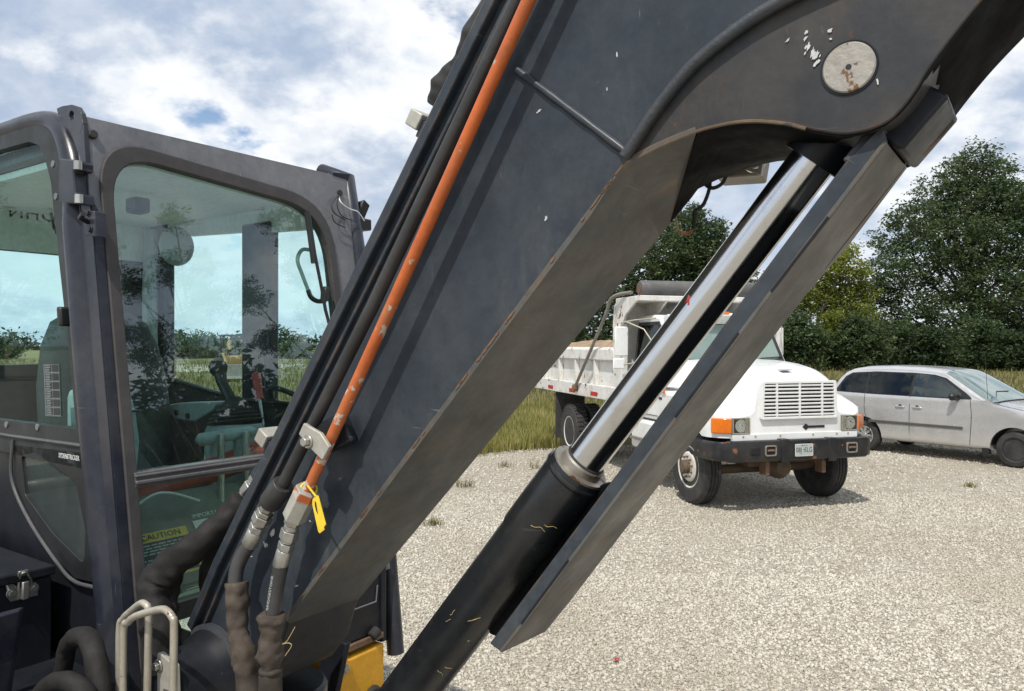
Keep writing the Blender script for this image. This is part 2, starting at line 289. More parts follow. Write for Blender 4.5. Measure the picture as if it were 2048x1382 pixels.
# ------------------------------------------------------------------ mesh helpers
def new_obj(name, data, parent=None):
    o = bpy.data.objects.new(name, data); COL.objects.link(o)
    if parent is not None: o.parent = parent
    return o
def smooth(me, angle=35):
    me.polygons.foreach_set('use_smooth', [True] * len(me.polygons))
    me.set_sharp_from_angle(angle=R(angle))
def V3(p): return Vector(p)
class MB:
    def __init__(s): s.v = []; s.f = []
    def add(s, vs, fs):
        k = len(s.v); s.v += [tuple(p) for p in vs]; s.f += [tuple(i + k for i in f) for f in fs]; return s
    def box(s, a, b):
        (x0, y0, z0), (x1, y1, z1) = a, b
        x0, x1 = min(x0, x1), max(x0, x1); y0, y1 = min(y0, y1), max(y0, y1); z0, z1 = min(z0, z1), max(z0, z1)
        return s.add([(x0, y0, z0), (x1, y0, z0), (x1, y1, z0), (x0, y1, z0), (x0, y0, z1), (x1, y0, z1), (x1, y1, z1), (x0, y1, z1)],
                     [(3, 2, 1, 0), (4, 5, 6, 7), (0, 1, 5, 4), (1, 2, 6, 5), (2, 3, 7, 6), (3, 0, 4, 7)])
    def obox(s, c, ax, ay, az):
        c, ax, ay, az = map(V3, (c, ax, ay, az)); P = []
        for k in (-1, 1):
            for i, j in ((-1, -1), (1, -1), (1, 1), (-1, 1)): P.append(c + ax * i + ay * j + az * k)
        return s.add(P, [(3, 2, 1, 0), (4, 5, 6, 7), (0, 1, 5, 4), (1, 2, 6, 5), (2, 3, 7, 6), (3, 0, 4, 7)])
    def loft(s, rings, closed=True, caps=True):
        n = len(rings[0]); base = len(s.v)
        for r in rings: s.v += [tuple(p) for p in r]
        for i in range(len(rings) - 1):
            for j in range(n if closed else n - 1):
                a = base + i * n + j; b = base + i * n + (j + 1) % n
                s.f.append((a, b, b + n, a + n))
        if caps and closed:
            s.f.append(tuple(base + j for j in reversed(range(n))))
            s.f.append(tuple(base + (len(rings) - 1) * n + j for j in range(n)))
        return s
    def tube(s, path, r, seg=12, caps=True, sq=None):
        P = [V3(p) for p in path]; n = len(P); rad = r if hasattr(r, '__len__') else [r] * n
        T = [(P[min(i + 1, n - 1)] - P[max(i - 1, 0)]).normalized() for i in range(n)]
        up = Vector((0, 0, 1)) if abs(T[0].z) < .9 else Vector((0, 1, 0))
        a = (up - T[0] * up.dot(T[0])).normalized(); rings = []
        for i in range(n):
            a = (a - T[i] * a.dot(T[i])).normalized(); b = T[i].cross(a); ring = []
            for k in range(seg):
                q = 2 * math.pi * k / seg
                ca, sb = math.cos(q), math.sin(q)
                ring.append(P[i] + (a * ca + b * sb) * rad[i])
            rings.append(ring)
        return s.loft(rings, True, caps)
    def cyl(s, a, b, r, r2=None, seg=20, ang0=0.0):
        a, b = V3(a), V3(b); r2 = r if r2 is None else r2
        t = (b - a).normalized(); up = Vector((0, 0, 1)) if abs(t.z) < .9 else Vector((1, 0, 0))
        u = (up - t * up.dot(t)).normalized(); w = t.cross(u)
        ring = lambda c, q: [c + (u * math.cos(ang0 + 2 * math.pi * k / seg) + w * math.sin(ang0 + 2 * math.pi * k / seg)) * q for k in range(seg)]
        return s.loft([ring(a, r), ring(b, r2)])
    def lathe(s, a, d, prof, seg=28):
        """prof: list of (distance along axis, radius)"""
        a, t = V3(a), V3(d).normalized(); up = Vector((0, 0, 1)) if abs(t.z) < .9 else Vector((1, 0, 0))
        u = (up - t * up.dot(t)).normalized(); w = t.cross(u)
        return s.loft([[a + t * h + (u * math.cos(2 * math.pi * k / seg) + w * math.sin(2 * math.pi * k / seg)) * max(r, 1e-4) for k in range(seg)] for h, r in prof])
    def prism(s, poly, f0, f1):
        """poly: 2-D outline; f0/f1 map a 2-D point to 3-D for the two faces"""
        n = len(poly); A = [f0(p) for p in poly]; B = [f1(p) for p in poly]; k = len(s.v)
        s.v += [tuple(p) for p in A + B]
        s.f.append(tuple(k + i for i in range(n))); s.f.append(tuple(k + n + i for i in reversed(range(n))))
        for i in range(n):
            j = (i + 1) % n; s.f.append((k + j, k + i, k + n + i, k + n + j))
        return s
    def ring(s, outer, inner, f0, f1):
        n = len(outer); k = len(s.v)
        s.v += [tuple(f0(p)) for p in outer] + [tuple(f0(p)) for p in inner] + [tuple(f1(p)) for p in outer] + [tuple(f1(p)) for p in inner]
        for i in range(n):
            j = (i + 1) % n; o0, i0, o1, i1 = k, k + n, k + 2 * n, k + 3 * n
            s.f += [(o0 + i, o0 + j, i0 + j, i0 + i), (o1 + j, o1 + i, i1 + i, i1 + j), (o0 + j, o0 + i, o1 + i, o1 + j), (i0 + i, i0 + j, i1 + j, i1 + i)]
        return s
    def xf(s, fn):
        s.v = [tuple(fn(Vector(p))) for p in s.v]; return s
    def build(s, name, mat, parent=None, bevel=0, ang=35, label=None, seg=2):
        me = bpy.data.meshes.new(name); me.from_pydata(s.v, [], s.f)
        bm = bmesh.new(); bm.from_mesh(me); bmesh.ops.recalc_face_normals(bm, faces=bm.faces); bm.to_mesh(me); bm.free()
        me.materials.append(M[mat] if isinstance(mat, str) else mat); smooth(me, ang)
        o = new_obj(name, me, parent)
        if bevel:
            b = o.modifiers.new('bevel', 'BEVEL'); b.width = bevel; b.segments = seg; b.limit_method = 'ANGLE'; b.angle_limit = R(40); b.harden_normals = False
        if label: o['label'] = label
        return o
def ray_poly(poly, c, ang):
    d = (math.cos(ang), math.sin(ang)); best = None
    for i in range(len(poly)):
        a, b = poly[i], poly[(i + 1) % len(poly)]; ex, ey = b[0] - a[0], b[1] - a[1]
        det = d[0] * (-ey) - d[1] * (-ex)
        if abs(det) < 1e-12: continue
        ax, ay = a[0] - c[0], a[1] - c[1]
        t = (ax * (-ey) - ay * (-ex)) / det; u = (d[0] * ay - d[1] * ax) / det
        if t > 0 and -1e-9 <= u <= 1 + 1e-9 and (best is None or t > best): best = t
    return (c[0] + d[0] * best, c[1] + d[1] * best)
def match_rings(outer, inner, n=72):
    c = tuple(np.mean(np.array(inner, float), 0))
    A = sorted(set([2 * math.pi * i / n - math.pi for i in range(n)] + [math.atan2(p[1] - c[1], p[0] - c[0]) for p in list(outer) + list(inner)]))
    A2 = [A[0]]
    for a in A[1:]:
        if a - A2[-1] > 1e-4: A2.append(a)
    return [ray_poly(outer, c, a) for a in A2], [ray_poly(inner, c, a) for a in A2]
def round_poly(pts, r, seg=6):
    out = []; n = len(pts); rr = r if hasattr(r, '__len__') else [r] * n
    for i in range(n):
        p0, p, p1 = (Vector(pts[i - 1]), Vector(pts[i]), Vector(pts[(i + 1) % n]))
        a, b = (p0 - p).normalized(), (p1 - p).normalized(); half = a.angle(b) / 2
        q = rr[i]; d = min(q / max(math.tan(half), 1e-3), (p0 - p).length * .49, (p1 - p).length * .49)
        s, e = p + a * d, p + b * d
        for k in range(seg + 1):
            t = k / seg; out.append(tuple((s * (1 - t) ** 2) + (p * 2 * t * (1 - t)) + (e * t * t)))
    return out
def spline(pts, n=8):
    P = [V3(p) for p in pts]; P = [P[0] * 2 - P[1]] + P + [P[-1] * 2 - P[-2]]; out = []
    for i in range(1, len(P) - 2):
        a, b, c, d = P[i - 1], P[i], P[i + 1], P[i + 2]
        for k in range(n):
            t = k / n; out.append(.5 * ((2 * b) + (c - a) * t + (2 * a - 5 * b + 4 * c - d) * t * t + (-a + 3 * b - 3 * c + d) * t ** 3))
    out.append(P[-2]); return out
def text_mb(body, size, fn, depth=.0012, align='CENTER', spacing=1.0):
    cu = bpy.data.curves.new('lettering', 'FONT'); cu.body = body; cu.size = size; cu.extrude = depth / 2; cu.align_x = align; cu.align_y = 'CENTER'; cu.resolution_u = 2; cu.space_character = spacing
    o = bpy.data.objects.new('lettering', cu); COL.objects.link(o)
    dg = bpy.context.evaluated_depsgraph_get(); dg.update(); me = o.evaluated_get(dg).to_mesh()
    mb = MB(); mb.v = [tuple(fn(v.co)) for v in me.vertices]; mb.f = [tuple(p.vertices) for p in me.polygons]
    o.evaluated_get(dg).to_mesh_clear(); bpy.data.objects.remove(o); bpy.data.curves.remove(cu); return mb
def tag(o, label, cat, group=None, kind=None):
    if label: o['label'] = label
    if cat: o['category'] = cat
    if group: o['group'] = group
    if kind: o['kind'] = kind
    return o
def empty(name, loc, rz=0, label=None, cat=None, group=None):
    o = new_obj(name, None); o.location = loc; o.rotation_euler = (0, 0, rz); o.empty_display_size = .1
    return tag(o, label, cat, group)
def bool_cut(o, cutters):
    for c in cutters:
        m = o.modifiers.new('cut', 'BOOLEAN'); m.object = c; m.operation = 'DIFFERENCE'; m.solver = 'EXACT'
    dg = bpy.context.evaluated_depsgraph_get(); dg.update()
    me = bpy.data.meshes.new_from_object(o.evaluated_get(dg)); o.modifiers.clear(); o.data = me
    for c in cutters: bpy.data.objects.remove(c)
    smooth(me, 35)
def mesh_np(name, verts, faces_flat, per, mat, parent=None):
    me = bpy.data.meshes.new(name); nv = len(verts); nf = len(faces_flat) // per
    me.vertices.add(nv); me.vertices.foreach_set('co', np.asarray(verts, np.float32).ravel())
    me.loops.add(nf * per); me.loops.foreach_set('vertex_index', np.asarray(faces_flat, np.int32))
    me.polygons.add(nf); me.polygons.foreach_set('loop_start', np.arange(0, nf * per, per, dtype=np.int32))
    me.update(calc_edges=True); me.validate(); me.materials.append(M[mat]); return new_obj(name, me, parent)

class Frame:
    """a thing's own axes (x forward, y left, z up) and where the photographer's sight lines meet its planes"""
    def __init__(s, fwd, origin):
        n = math.hypot(*fwd); s.F = (fwd[0] / n, fwd[1] / n); s.L = (-s.F[1], s.F[0]); s.B = origin
        s.rz = math.atan2(s.F[1], s.F[0])
        s.C = ((-s.B[0]) * s.F[0] + (-s.B[1]) * s.F[1], (-s.B[0]) * s.L[0] + (-s.B[1]) * s.L[1], EYE)
    def ray(s, px, py):
        d = ((px - 1024) / FPX, 1.0, -(py - 691) / FPX)
        return (d[0] * s.F[0] + d[1] * s.F[1], d[0] * s.L[0] + d[1] * s.L[1], d[2])
    def on(s, px, py, axis, c):
        d = s.ray(px, py); t = (c - s.C[axis]) / d[axis]
        return Vector([s.C[i] + t * d[i] for i in range(3)])
    def y(s, px, py, c): return s.on(px, py, 1, c)
    def x(s, px, py, c): return s.on(px, py, 0, c)
    def z(s, px, py, c): return s.on(px, py, 2, c)
    def world(s, x, y, z): return (s.B[0] + x * s.F[0] + y * s.L[0], s.B[1] + x * s.F[1] + y * s.L[1], z)

# ------------------------------------------------------------------ terrain: gravel yard, field
def hgt(X, Y):
    return .0125 * min(max(Y - 26, 0), 62) + .0
def sheet(name, xs, ys, mat, dz=0.0, keep=None, kind='structure'):
    mb = MB(); nx = len(xs)
    for y in ys:
        for x in xs: mb.v.append((x, y, hgt(x, y) + dz))
    for j in range(len(ys) - 1):
        for i in range(nx - 1):
            c = ((xs[i] + xs[i + 1]) / 2, (ys[j] + ys[j + 1]) / 2)
            if keep is None or keep(*c): mb.f.append((j * nx + i, j * nx + i + 1, (j + 1) * nx + i + 1, (j + 1) * nx + i))
    o = mb.build(name, mat); o['kind'] = kind; return o
far_y = [-800, -200, -60, -20, 0, 10, 20, 26, 30, 36, 44, 54, 66, 78, 88, 100, 140, 220, 400, 900, 1600]
far_x = [-1500, -600, -250, -120, -60, -30, -15, 0, 15, 30, 60, 120, 250, 600, 1500]
sheet('ground', far_x, far_y, 'gravel_ground')
def edge_y(x):
    """where the gravel stops and the grass begins"""
    return 15.9 + .30 * max(x, 0) + .34 * max(x - 3, 0) + .35 * math.sin(x * .9) + .22 * math.sin(x * 2.3 + 1) + .9 * max(-x - 3, 0)
def field_mesh():
    mb = MB(); xs = [-1500, -700, -300, -150, -80, -50, -35, -26] + [x * .5 for x in range(-42, 61)] + [34, 40, 50, 70, 110, 200, 400, 900, 1500]
    steps = [0, .3, .8, 1.6, 3, 5, 8, 11, 15, 20, 28, 38, 50, 62, 74, 90, 130, 200, 380, 880, 1560]
    for t in steps:
        for x in xs:
            y0 = min(edge_y(x), 60); y = y0 + t
            mb.v.append((x, y, hgt(x, y) + .012 + .03 * min(t, 1)))
    n = len(xs)
    for j in range(len(steps) - 1):
        for i in range(n - 1): mb.f.append((j * n + i, j * n + i + 1, (j + 1) * n + i + 1, (j + 1) * n + i))
    o = mb.build('field', 'field_turf'); o['kind'] = 'structure'
field_mesh()
def far_track():
    """the pale gravel lane across the field, seen through the cab"""
    mb = MB(); xs = np.linspace(-34, -18, 9)
    for x in xs:
        for y in (50 + .25 * (x + 34), 92): mb.v.append((x, y, hgt(x, y) + .06))
    for i in range(8): mb.f.append((2 * i, 2 * i + 2, 2 * i + 3, 2 * i + 1))
    o = mb.build('gravel_lane', 'gravel_ground'); o['kind'] = 'structure'
far_track()
def gravel():
    P = []
    def strew(n, y0, y1, smin, smax, power=2.4):
        y = np.sqrt(rng.uniform(y0 ** 2, y1 ** 2, n)); x = rng.uniform(-.30, .72, n) * y
        s = smin + (smax - smin) * rng.uniform(0, 1, n) ** power
        P.append(np.stack([x, y, s], 1))
    strew(62000, 4.6, 7.4, .0035, .0150); strew(58000, 7.4, 11.5, .005, .0165); strew(26000, 11.5, 20, .009, .022)
    A = np.concatenate(P); A = A[A[:, 1] < np.array([edge_y(v) + .25 for v in A[:, 0]])]
    n = len(A); cube = np.array([(x, y, z) for x in (-1, 1) for y in (-1, 1) for z in (-1, 1)], float)
    fc = np.array([(0, 1, 3, 2), (4, 6, 7, 5), (0, 4, 5, 1), (2, 3, 7, 6), (0, 2, 6, 4), (1, 5, 7, 3)])
    v = cube[None] * (1 + rng.uniform(-.42, .25, (n, 8, 3)))
    v *= np.stack([A[:, 2], A[:, 2] * rng.uniform(.55, .95, n), A[:, 2] * rng.uniform(.4, .75, n)], 1)[:, None, :]
    ax = rng.normal(size=(n, 3)) * (.45, .45, 1) + (0, 0, .8); ax /= np.linalg.norm(ax, axis=1, keepdims=True); th = rng.uniform(0, 6.28, n)
    K = np.zeros((n, 3, 3)); K[:, 0, 1] = -ax[:, 2]; K[:, 0, 2] = ax[:, 1]; K[:, 1, 0] = ax[:, 2]; K[:, 1, 2] = -ax[:, 0]; K[:, 2, 0] = -ax[:, 1]; K[:, 2, 1] = ax[:, 0]
    Rm = np.eye(3)[None] + np.sin(th)[:, None, None] * K + (1 - np.cos(th))[:, None, None] * (K @ K)
    v = np.einsum('nij,nkj->nki', Rm, v); v[:, :, 0] += A[:, 0, None]; v[:, :, 1] += A[:, 1, None]; v[:, :, 2] += A[:, 2, None] * .28
    f = (fc[None] + (np.arange(n) * 8)[:, None, None]).ravel()
    o = mesh_np('gravel', v.reshape(-1, 3), f, 4, 'gravel_stone'); tag(o, 'loose crushed limestone gravel spread over the yard', 'gravel', kind='stuff')
gravel()
def blades(name, pts, hmin, hmax, mat, label, w=.010, lean=.45):
    n = len(pts); h = rng.uniform(hmin, hmax, n); a = rng.uniform(0, 6.28, n); b = rng.uniform(0, 6.28, n); ln = rng.uniform(.05, lean, n) * h
    base = np.array([(x, y, hgt(x, y) + .01) for x, y in pts]); d = np.stack([np.cos(a), np.sin(a), 0 * a], 1) * (w * rng.uniform(.6, 1.5, n))[:, None]
    le = np.stack([np.cos(b) * ln, np.sin(b) * ln, h], 1); mid = le * np.array([.35, .35, .55])
    v = np.stack([base - d, base + d, base + mid + d * .8, base + mid - d * .8, base + le], 1).reshape(-1, 3)
    k = (np.arange(n) * 5)[:, None]; f = np.concatenate([k + np.array([[0, 1, 2]]), k + np.array([[0, 2, 3]]), k + np.array([[3, 2, 4]])], 1).ravel()
    o = mesh_np(name, v, f, 3, mat); tag(o, label, 'grass', kind='stuff'); return o
def grass():
    P = []
    while len(P) < 42000:
        y = 15.2 + 13 * rng.random() ** 1.6; x = rng.uniform(-2.6, 13)
        if -1.2 - .02 * y < x < 1.6 or x > 5 or rng.random() < .25:
            if y > edge_y(x) - .25 * rng.random() ** 3 * 2: P.append((x, y))
    blades('meadow_grass', P, .10, .38, 'grass_blade', 'tall yellow green grass at the edge of the gravel yard', .008)
    P = []
    while len(P) < 30000:
        y = rng.uniform(24, 78); x = rng.uniform(-.70, .75) * y
        P.append((x, y))
    blades('field_grass', P, .12, .38, 'grass_dry', 'dry tawny grass covering the open field', .03)
grass()

# ------------------------------------------------------------------ trees and bushes
def world_pt(px, py, Y): return Vector(((px - 1024) / FPX * Y, Y, EYE - (py - 691) / FPX * Y))
def leaf_cloud(lobes, n, size, shell=.55, flat=.85):
    """lobes: (centre, radius). Twig clusters of leaf-sized faces spread through the crown's volume."""
    vol = np.array([r ** 1.9 for _, r in lobes]); vol /= vol.sum(); per = 14; nc = n // per
    idx = rng.choice(len(lobes), nc, p=vol); C = np.array([tuple(c) for c, _ in lobes])[idx]; Rr = np.array([r for _, r in lobes])[idx]
    d = rng.normal(size=(nc, 3)); d /= np.linalg.norm(d, axis=1, keepdims=True)
    rad = np.where(rng.random(nc) < .12, rng.uniform(1.0, 1.22, nc), shell + (1.02 - shell) * rng.random(nc) ** .7)
    wob = 1 + .16 * np.sin(C[:, 0] * 3 + d[:, 0] * 7 + d[:, 2] * 5) * np.cos(d[:, 1] * 6 + C[:, 2])
    cl = C + d * (Rr * rad * wob)[:, None] * np.array([1, 1, flat])
    p = np.repeat(cl, per, 0) + rng.normal(size=(nc * per, 3)) * size * np.array([1.7, 1.7, .9])
    m = len(p); u = rng.normal(size=(m, 3)); u[:, 2] *= .6; u /= np.linalg.norm(u, axis=1, keepdims=True)
    w = np.cross(u, rng.normal(size=(m, 3))); w /= np.linalg.norm(w, axis=1, keepdims=True)
    s = size * rng.uniform(.55, 1.2, m)[:, None]
    v = np.stack([p - u * s, p + w * s * .42, p + u * s, p - w * s * .42], 1).reshape(-1, 3)
    return v
def make_tree(name, label, cat, lobes, base, trunk_r, n, size, leaf, bark='bark', group=None, limbs=True, fork=.35, shell=.5):
    root = empty(name, base, 0, label, cat, group); b = Vector(base)
    L = [(Vector(c) - b, r) for c, r in lobes]; v = leaf_cloud(L, n, size, shell); m = len(v) // 4
    f = np.arange(m * 4)
    mesh_np('crown', v, f, 4, leaf, root)
    if trunk_r:
        mb = MB(); top = max(L, key=lambda q: q[0].z)[0]; cx = sum((q[0] for q in L), Vector()) / len(L)
        H = top.z; key = [Vector((0, 0, -.2)), Vector((cx.x * .1 + .1, cx.y * .1, H * .2)), Vector((cx.x * .5, cx.y * .4, H * .48)), Vector((top.x * .8, top.y * .8, H * .78)), top]
        P = spline(key, 5); mb.tube(P, [trunk_r * max(1.15 - 1.14 * (i / (len(P) - 1)) ** .7, .04) for i in range(len(P))], 9)
        if limbs:
            for c, r in L:
                k = min(max(c.z / H - fork, .12), .8); s = P[int(k * (len(P) - 1))]
                mid = s.lerp(c, .5) + Vector((0, 0, -r * .25)); q = spline([s, mid, c + Vector((0, 0, r * .3))], 4)
                mb.tube(q, [max(trunk_r * .38 * (1 - .85 * i / (len(q) - 1)), .02) for i in range(len(q))], 6)
                for _ in range(3):
                    e = c + Vector(rng.normal(size=3)) * r * .55; mb.tube([q[-3], (q[-3] + e) / 2 + Vector((0, 0, .1)), e], [trunk_r * .12, trunk_r * .08, .015], 5)
        mb.build('trunk', bark, root, ang=60)
    return root
def px_lobes(Y, rows, depth=1.0):
    out = []
    for x, y, r in rows:
        rr = r / FPX * Y; out.append((world_pt(x, y, Y + rng.uniform(-.8, .8) * depth * rr), rr))
    return out
def gz(px, Y): X = (px - 1024) / FPX * Y; return (X, Y, hgt(X, Y))
def trees():
    make_tree('oak_tree', 'tallest dark green oak with wide ragged crown standing behind the silver van', 'tree', px_lobes(64, [
        (1952, 318, 40), (1920, 345, 42), (1985, 350, 42), (1880, 385, 48), (1935, 400, 62), (1995, 410, 66), (2045, 400, 60), (2100, 420, 80), (1850, 440, 50), (1805, 430, 30), (1905, 470, 70), (1790, 480, 44),
        (1970, 490, 74), (2050, 500, 80), (1840, 520, 62), (1775, 545, 46), (1900, 560, 72), (1990, 580, 72), (2070, 600, 80), (1750, 590, 36), (1820, 610, 60), (1745, 640, 36), (1900, 640, 66), (1800, 680, 56), (1985, 665, 66), (2060, 690, 70), (1880, 700, 56), (2150, 560, 110), (2180, 690, 100)]),
        gz(1950, 64), .42, 96000, .17, 'leaf_oak', shell=.42)
    make_tree('poplar_tree', 'slim tree with pale bare trunk and yellow green leaves between dump truck and oak', 'tree', px_lobes(58, [
        (1690, 505, 26), (1665, 530, 34), (1705, 545, 34), (1640, 560, 34), (1690, 585, 40), (1655, 600, 34), (1615, 580, 32), (1730, 590, 28), (1610, 620, 30), (1680, 630, 36), (1580, 600, 26), (1720, 630, 26)], .8),
        gz(1618, 58), .26, 15000, .15, 'leaf_yellow', 'bark_pale', shell=.3)
    make_tree('oak_tree', 'round topped dark green oak rising behind the tarp roll of the dump truck', 'tree', px_lobes(60, [
        (1385, 432, 26), (1360, 462, 38), (1415, 470, 38), (1330, 505, 46), (1395, 510, 50), (1440, 515, 40), (1295, 550, 48), (1355, 565, 54), (1420, 570, 54), (1470, 560, 40), (1500, 600, 44), (1270, 600, 50), (1330, 620, 56), (1400, 630, 56), (1460, 640, 52), (1290, 665, 50), (1370, 680, 56), (1530, 650, 46)]),
        gz(1370, 60), .36, 62000, .17, 'leaf_oak', shell=.42)
    make_tree('walnut_tree', 'lower open crowned tree with sky showing through left of the dump truck cab', 'tree', px_lobes(56, [
        (1215, 590, 26), (1185, 615, 28), (1230, 635, 34), (1160, 645, 30), (1200, 665, 36), (1140, 675, 30), (1240, 685, 34), (1170, 695, 30), (1110, 690, 32), (1070, 690, 34)], .7),
        gz(1200, 56), .22, 9000, .16, 'leaf_oak', shell=.35)
    for k, (px, py, r, Y, leaf, lab) in enumerate([
        (1600, 672, 40, 55, 'leaf_oak', 'dark green bush at the foot of the pale slim trunk'), (1668, 655, 30, 57, 'leaf_yellow', 'sunlit yellow green bush right of the pale slim trunk'),
        (1712, 676, 46, 55, 'leaf_oak', 'broad dark bush beneath the left edge of the tall oak'), (1785, 690, 52, 57, 'leaf_oak', 'dark shaded bush above the rear roof of the silver van'),
        (1862, 700, 44, 55, 'leaf_dark', 'dark shaded bush above the middle roof of the silver van'), (1948, 692, 52, 57, 'leaf_oak', 'dark shaded bush above the windshield of the silver van'),
        (2035, 712, 42, 55, 'leaf_dark', 'dark shaded bush at the right edge behind the van antenna'), (1545, 680, 44, 57, 'leaf_oak', 'dark bush hidden mostly by the dump truck cab')]):
        L = px_lobes(Y, [(px, py, r), (px - r * .7, py + 14 + 12 * math.sin(px), r * .7), (px + 22 * math.sin(px * 3), py - r * (.7 + .35 * math.cos(px * 7)), r * .42), (px + r * .75, py + 12, r * .7), (px + r * .2 * math.cos(px), py - r * .6, r * .55), (px - r * .1, 716, r * .7), (px + r * .8, 718, r * .5)], .6)
        make_tree('bush', lab, 'bush', L, gz(px, Y), .06, 7000, .16, leaf, group='bushes below the tree line', limbs=False, shell=.2)
    for k, (px, py, r, Y, lab) in enumerate([
        (352, 692, 26, 84, 'small round bush seen through the cab next to the rear corner post'), (408, 690, 30, 86, 'wider round bush seen through the cab left of the joystick'),
        (590, 700, 22, 84, 'low bush seen through the cab right of the red lever'), (6, 692, 24, 82, 'bush seen through the side window at the picture edge'),
        (450, 700, 18, 90, 'smallest bush seen through the cab behind the joystick knob')]):
        L = px_lobes(Y, [(px, py, r), (px - r * .8, py + 6, r * .75), (px + r * .8, py + 6, r * .75), (px, py + 10, r * .9)], .6)
        make_tree('bush', lab, 'bush', L, gz(px, Y), .06, 9000, .15, 'leaf_oak', group='bushes across the far field', limbs=False, shell=.2)
    # the treeline far off that closes the horizon, one mass
    L = []
    for x in np.linspace(-420, 420, 150):
        Y = 230 + 12 * math.sin(x * .05); r = rng.uniform(2.0, 4.2); L.append((Vector((x, Y, hgt(x, Y) + r * .6)), r))
    v = leaf_cloud(L, 42000, .8, .4); o = mesh_np('distant_woods', v, np.arange(len(v)), 4, 'leaf_dark'); tag(o, 'far low woods along the horizon', 'woods', kind='stuff')
    # dense woods along the right side of the yard: out of frame, mirrored in the windshield
    L = []
    for y in np.linspace(-34, 34, 40):
        for z, r in ((2, 3), (6, 3.2), (10, 3), (13 + 1.6 * math.sin(y * .7), 2.4)): L.append((Vector((54 + rng.normal() * 1.2, y, z)), r * rng.uniform(.85, 1.15)))
    v = leaf_cloud(L, 80000, .46, .1); o = mesh_np('side_woods', v, np.arange(len(v)), 4, 'leaf_dark'); tag(o, 'dark woods along the right side of the yard, mirrored in the windshield', 'woods', kind='stuff')
    # honey locusts that stand right of the machine and show as reflections in its windshield
    for (x, y, h, lab) in ((27.0, 1.4, 15.4, 'feathery honey locust reflected in the left half of the windshield'), (29.0, 7.2, 16.6, 'taller honey locust reflected in the right half of the windshield')):
        lb = []
        for k in range(44):
            q = rng.random(); lb.append((Vector((x + rng.normal() * 1.0, y + rng.normal() * (2.3 - q * 1.2), 2.0 + q * (h - 2.6))), rng.uniform(.4, .75)))
        make_tree('locust_tree', lab, 'tree', lb, (x, y, 0), .085, 60000, .055, 'leaf_dark', group='locust trees reflected in the glass', fork=.25, shell=.1)
    lb = [(Vector((-58 + rng.normal() * 2.6, 16 + rng.normal() * 2.6, 4 + rng.random() * 8)), 1.7) for k in range(18)]
    make_tree('ash_tree', 'broad ash tree reflected faintly in the side window', 'tree', lb, (-58, 16, 0), .3, 14000, .2, 'leaf_oak')
    for px, py, h in ((930, 975, .16), (868, 1052, .13), (1066, 938, .2), (1940, 975, .10), (1405, 1005, .12), (1010, 935, .14)):
        Y = EYE * FPX / (py - 691); X = (px - 1024) / FPX * Y; n = 60 if h < .18 else 26
        a = rng.uniform(0, 6.28, n); r = rng.random(n) * .16
        o = blades('weed_tuft', np.stack([X + np.cos(a) * r, Y + np.sin(a) * r * .6], 1), h * .3, h, 'grass_dry', '', .004, .9)
        o['kind'] = 'thing'; tag(o, {930: 'dry weed tuft in gravel just right of the boom underside', 868: 'dry weed tuft in gravel lowest beside the boom', 1066: 'tallest thin weed in gravel by the cylinder collar', 1940: 'small dry weed tuft on gravel before the silver van', 1405: 'weed tuft by the front tyre of the dump truck', 1010: 'thin weed on gravel close to the grass edge'}[px], 'weed', 'weeds in the gravel')
trees()
# ------------------------------------------------------------------ excavator
paint('rust_edge', (.12, .085, .055), .7, .4, dust=(.22, .15, .085), dust_amt=.8, chips=(.05, .05, .05), chip_thr=.56, chip_scale=40)
paint('decal_grey', (.13, .15, .145), .5, .1)
A = R(34.9)
E = Frame((math.cos(A), -math.sin(A)), (-1.004, 2.064))
EX = empty('excavator', (E.B[0], E.B[1], 0), E.rz, 'charcoal and yellow mini excavator with glazed cab and raised boom', 'excavator')
RK = .157
def WX(z): return -(z - 1.33) * RK                      # the windshield leans back as it rises
def W(y, z, off=0): return Vector((WX(z) + off, y, z))
def WP(px, py, off=0):
    d = E.ray(px, py); t = (off - RK * (E.C[2] - 1.33) - E.C[0]) / (d[0] + RK * d[2]); return Vector([E.C[i] + t * d[i] for i in range(3)])
XZ = lambda p: (p.x, p.z)
def yprism(pts, y0, y1): return MB().prism(pts, lambda p: (p[0], y0, p[1]), lambda p: (p[0], y1, p[1]))
def ypx(px, c): return [XZ(E.y(a, b, c)) for a, b in px]
def bolt(name, at, d, r, h, parent, mat='zinc', washer=True):
    mb = MB(); a, d = V3(at), V3(d).normalized()
    if washer: mb.cyl(a, a + d * h * .3, r * 1.45, seg=18)
    mb.cyl(a + d * h * .3, a + d * h, r, seg=6); return mb.build(name, mat, parent, bevel=r * .12)

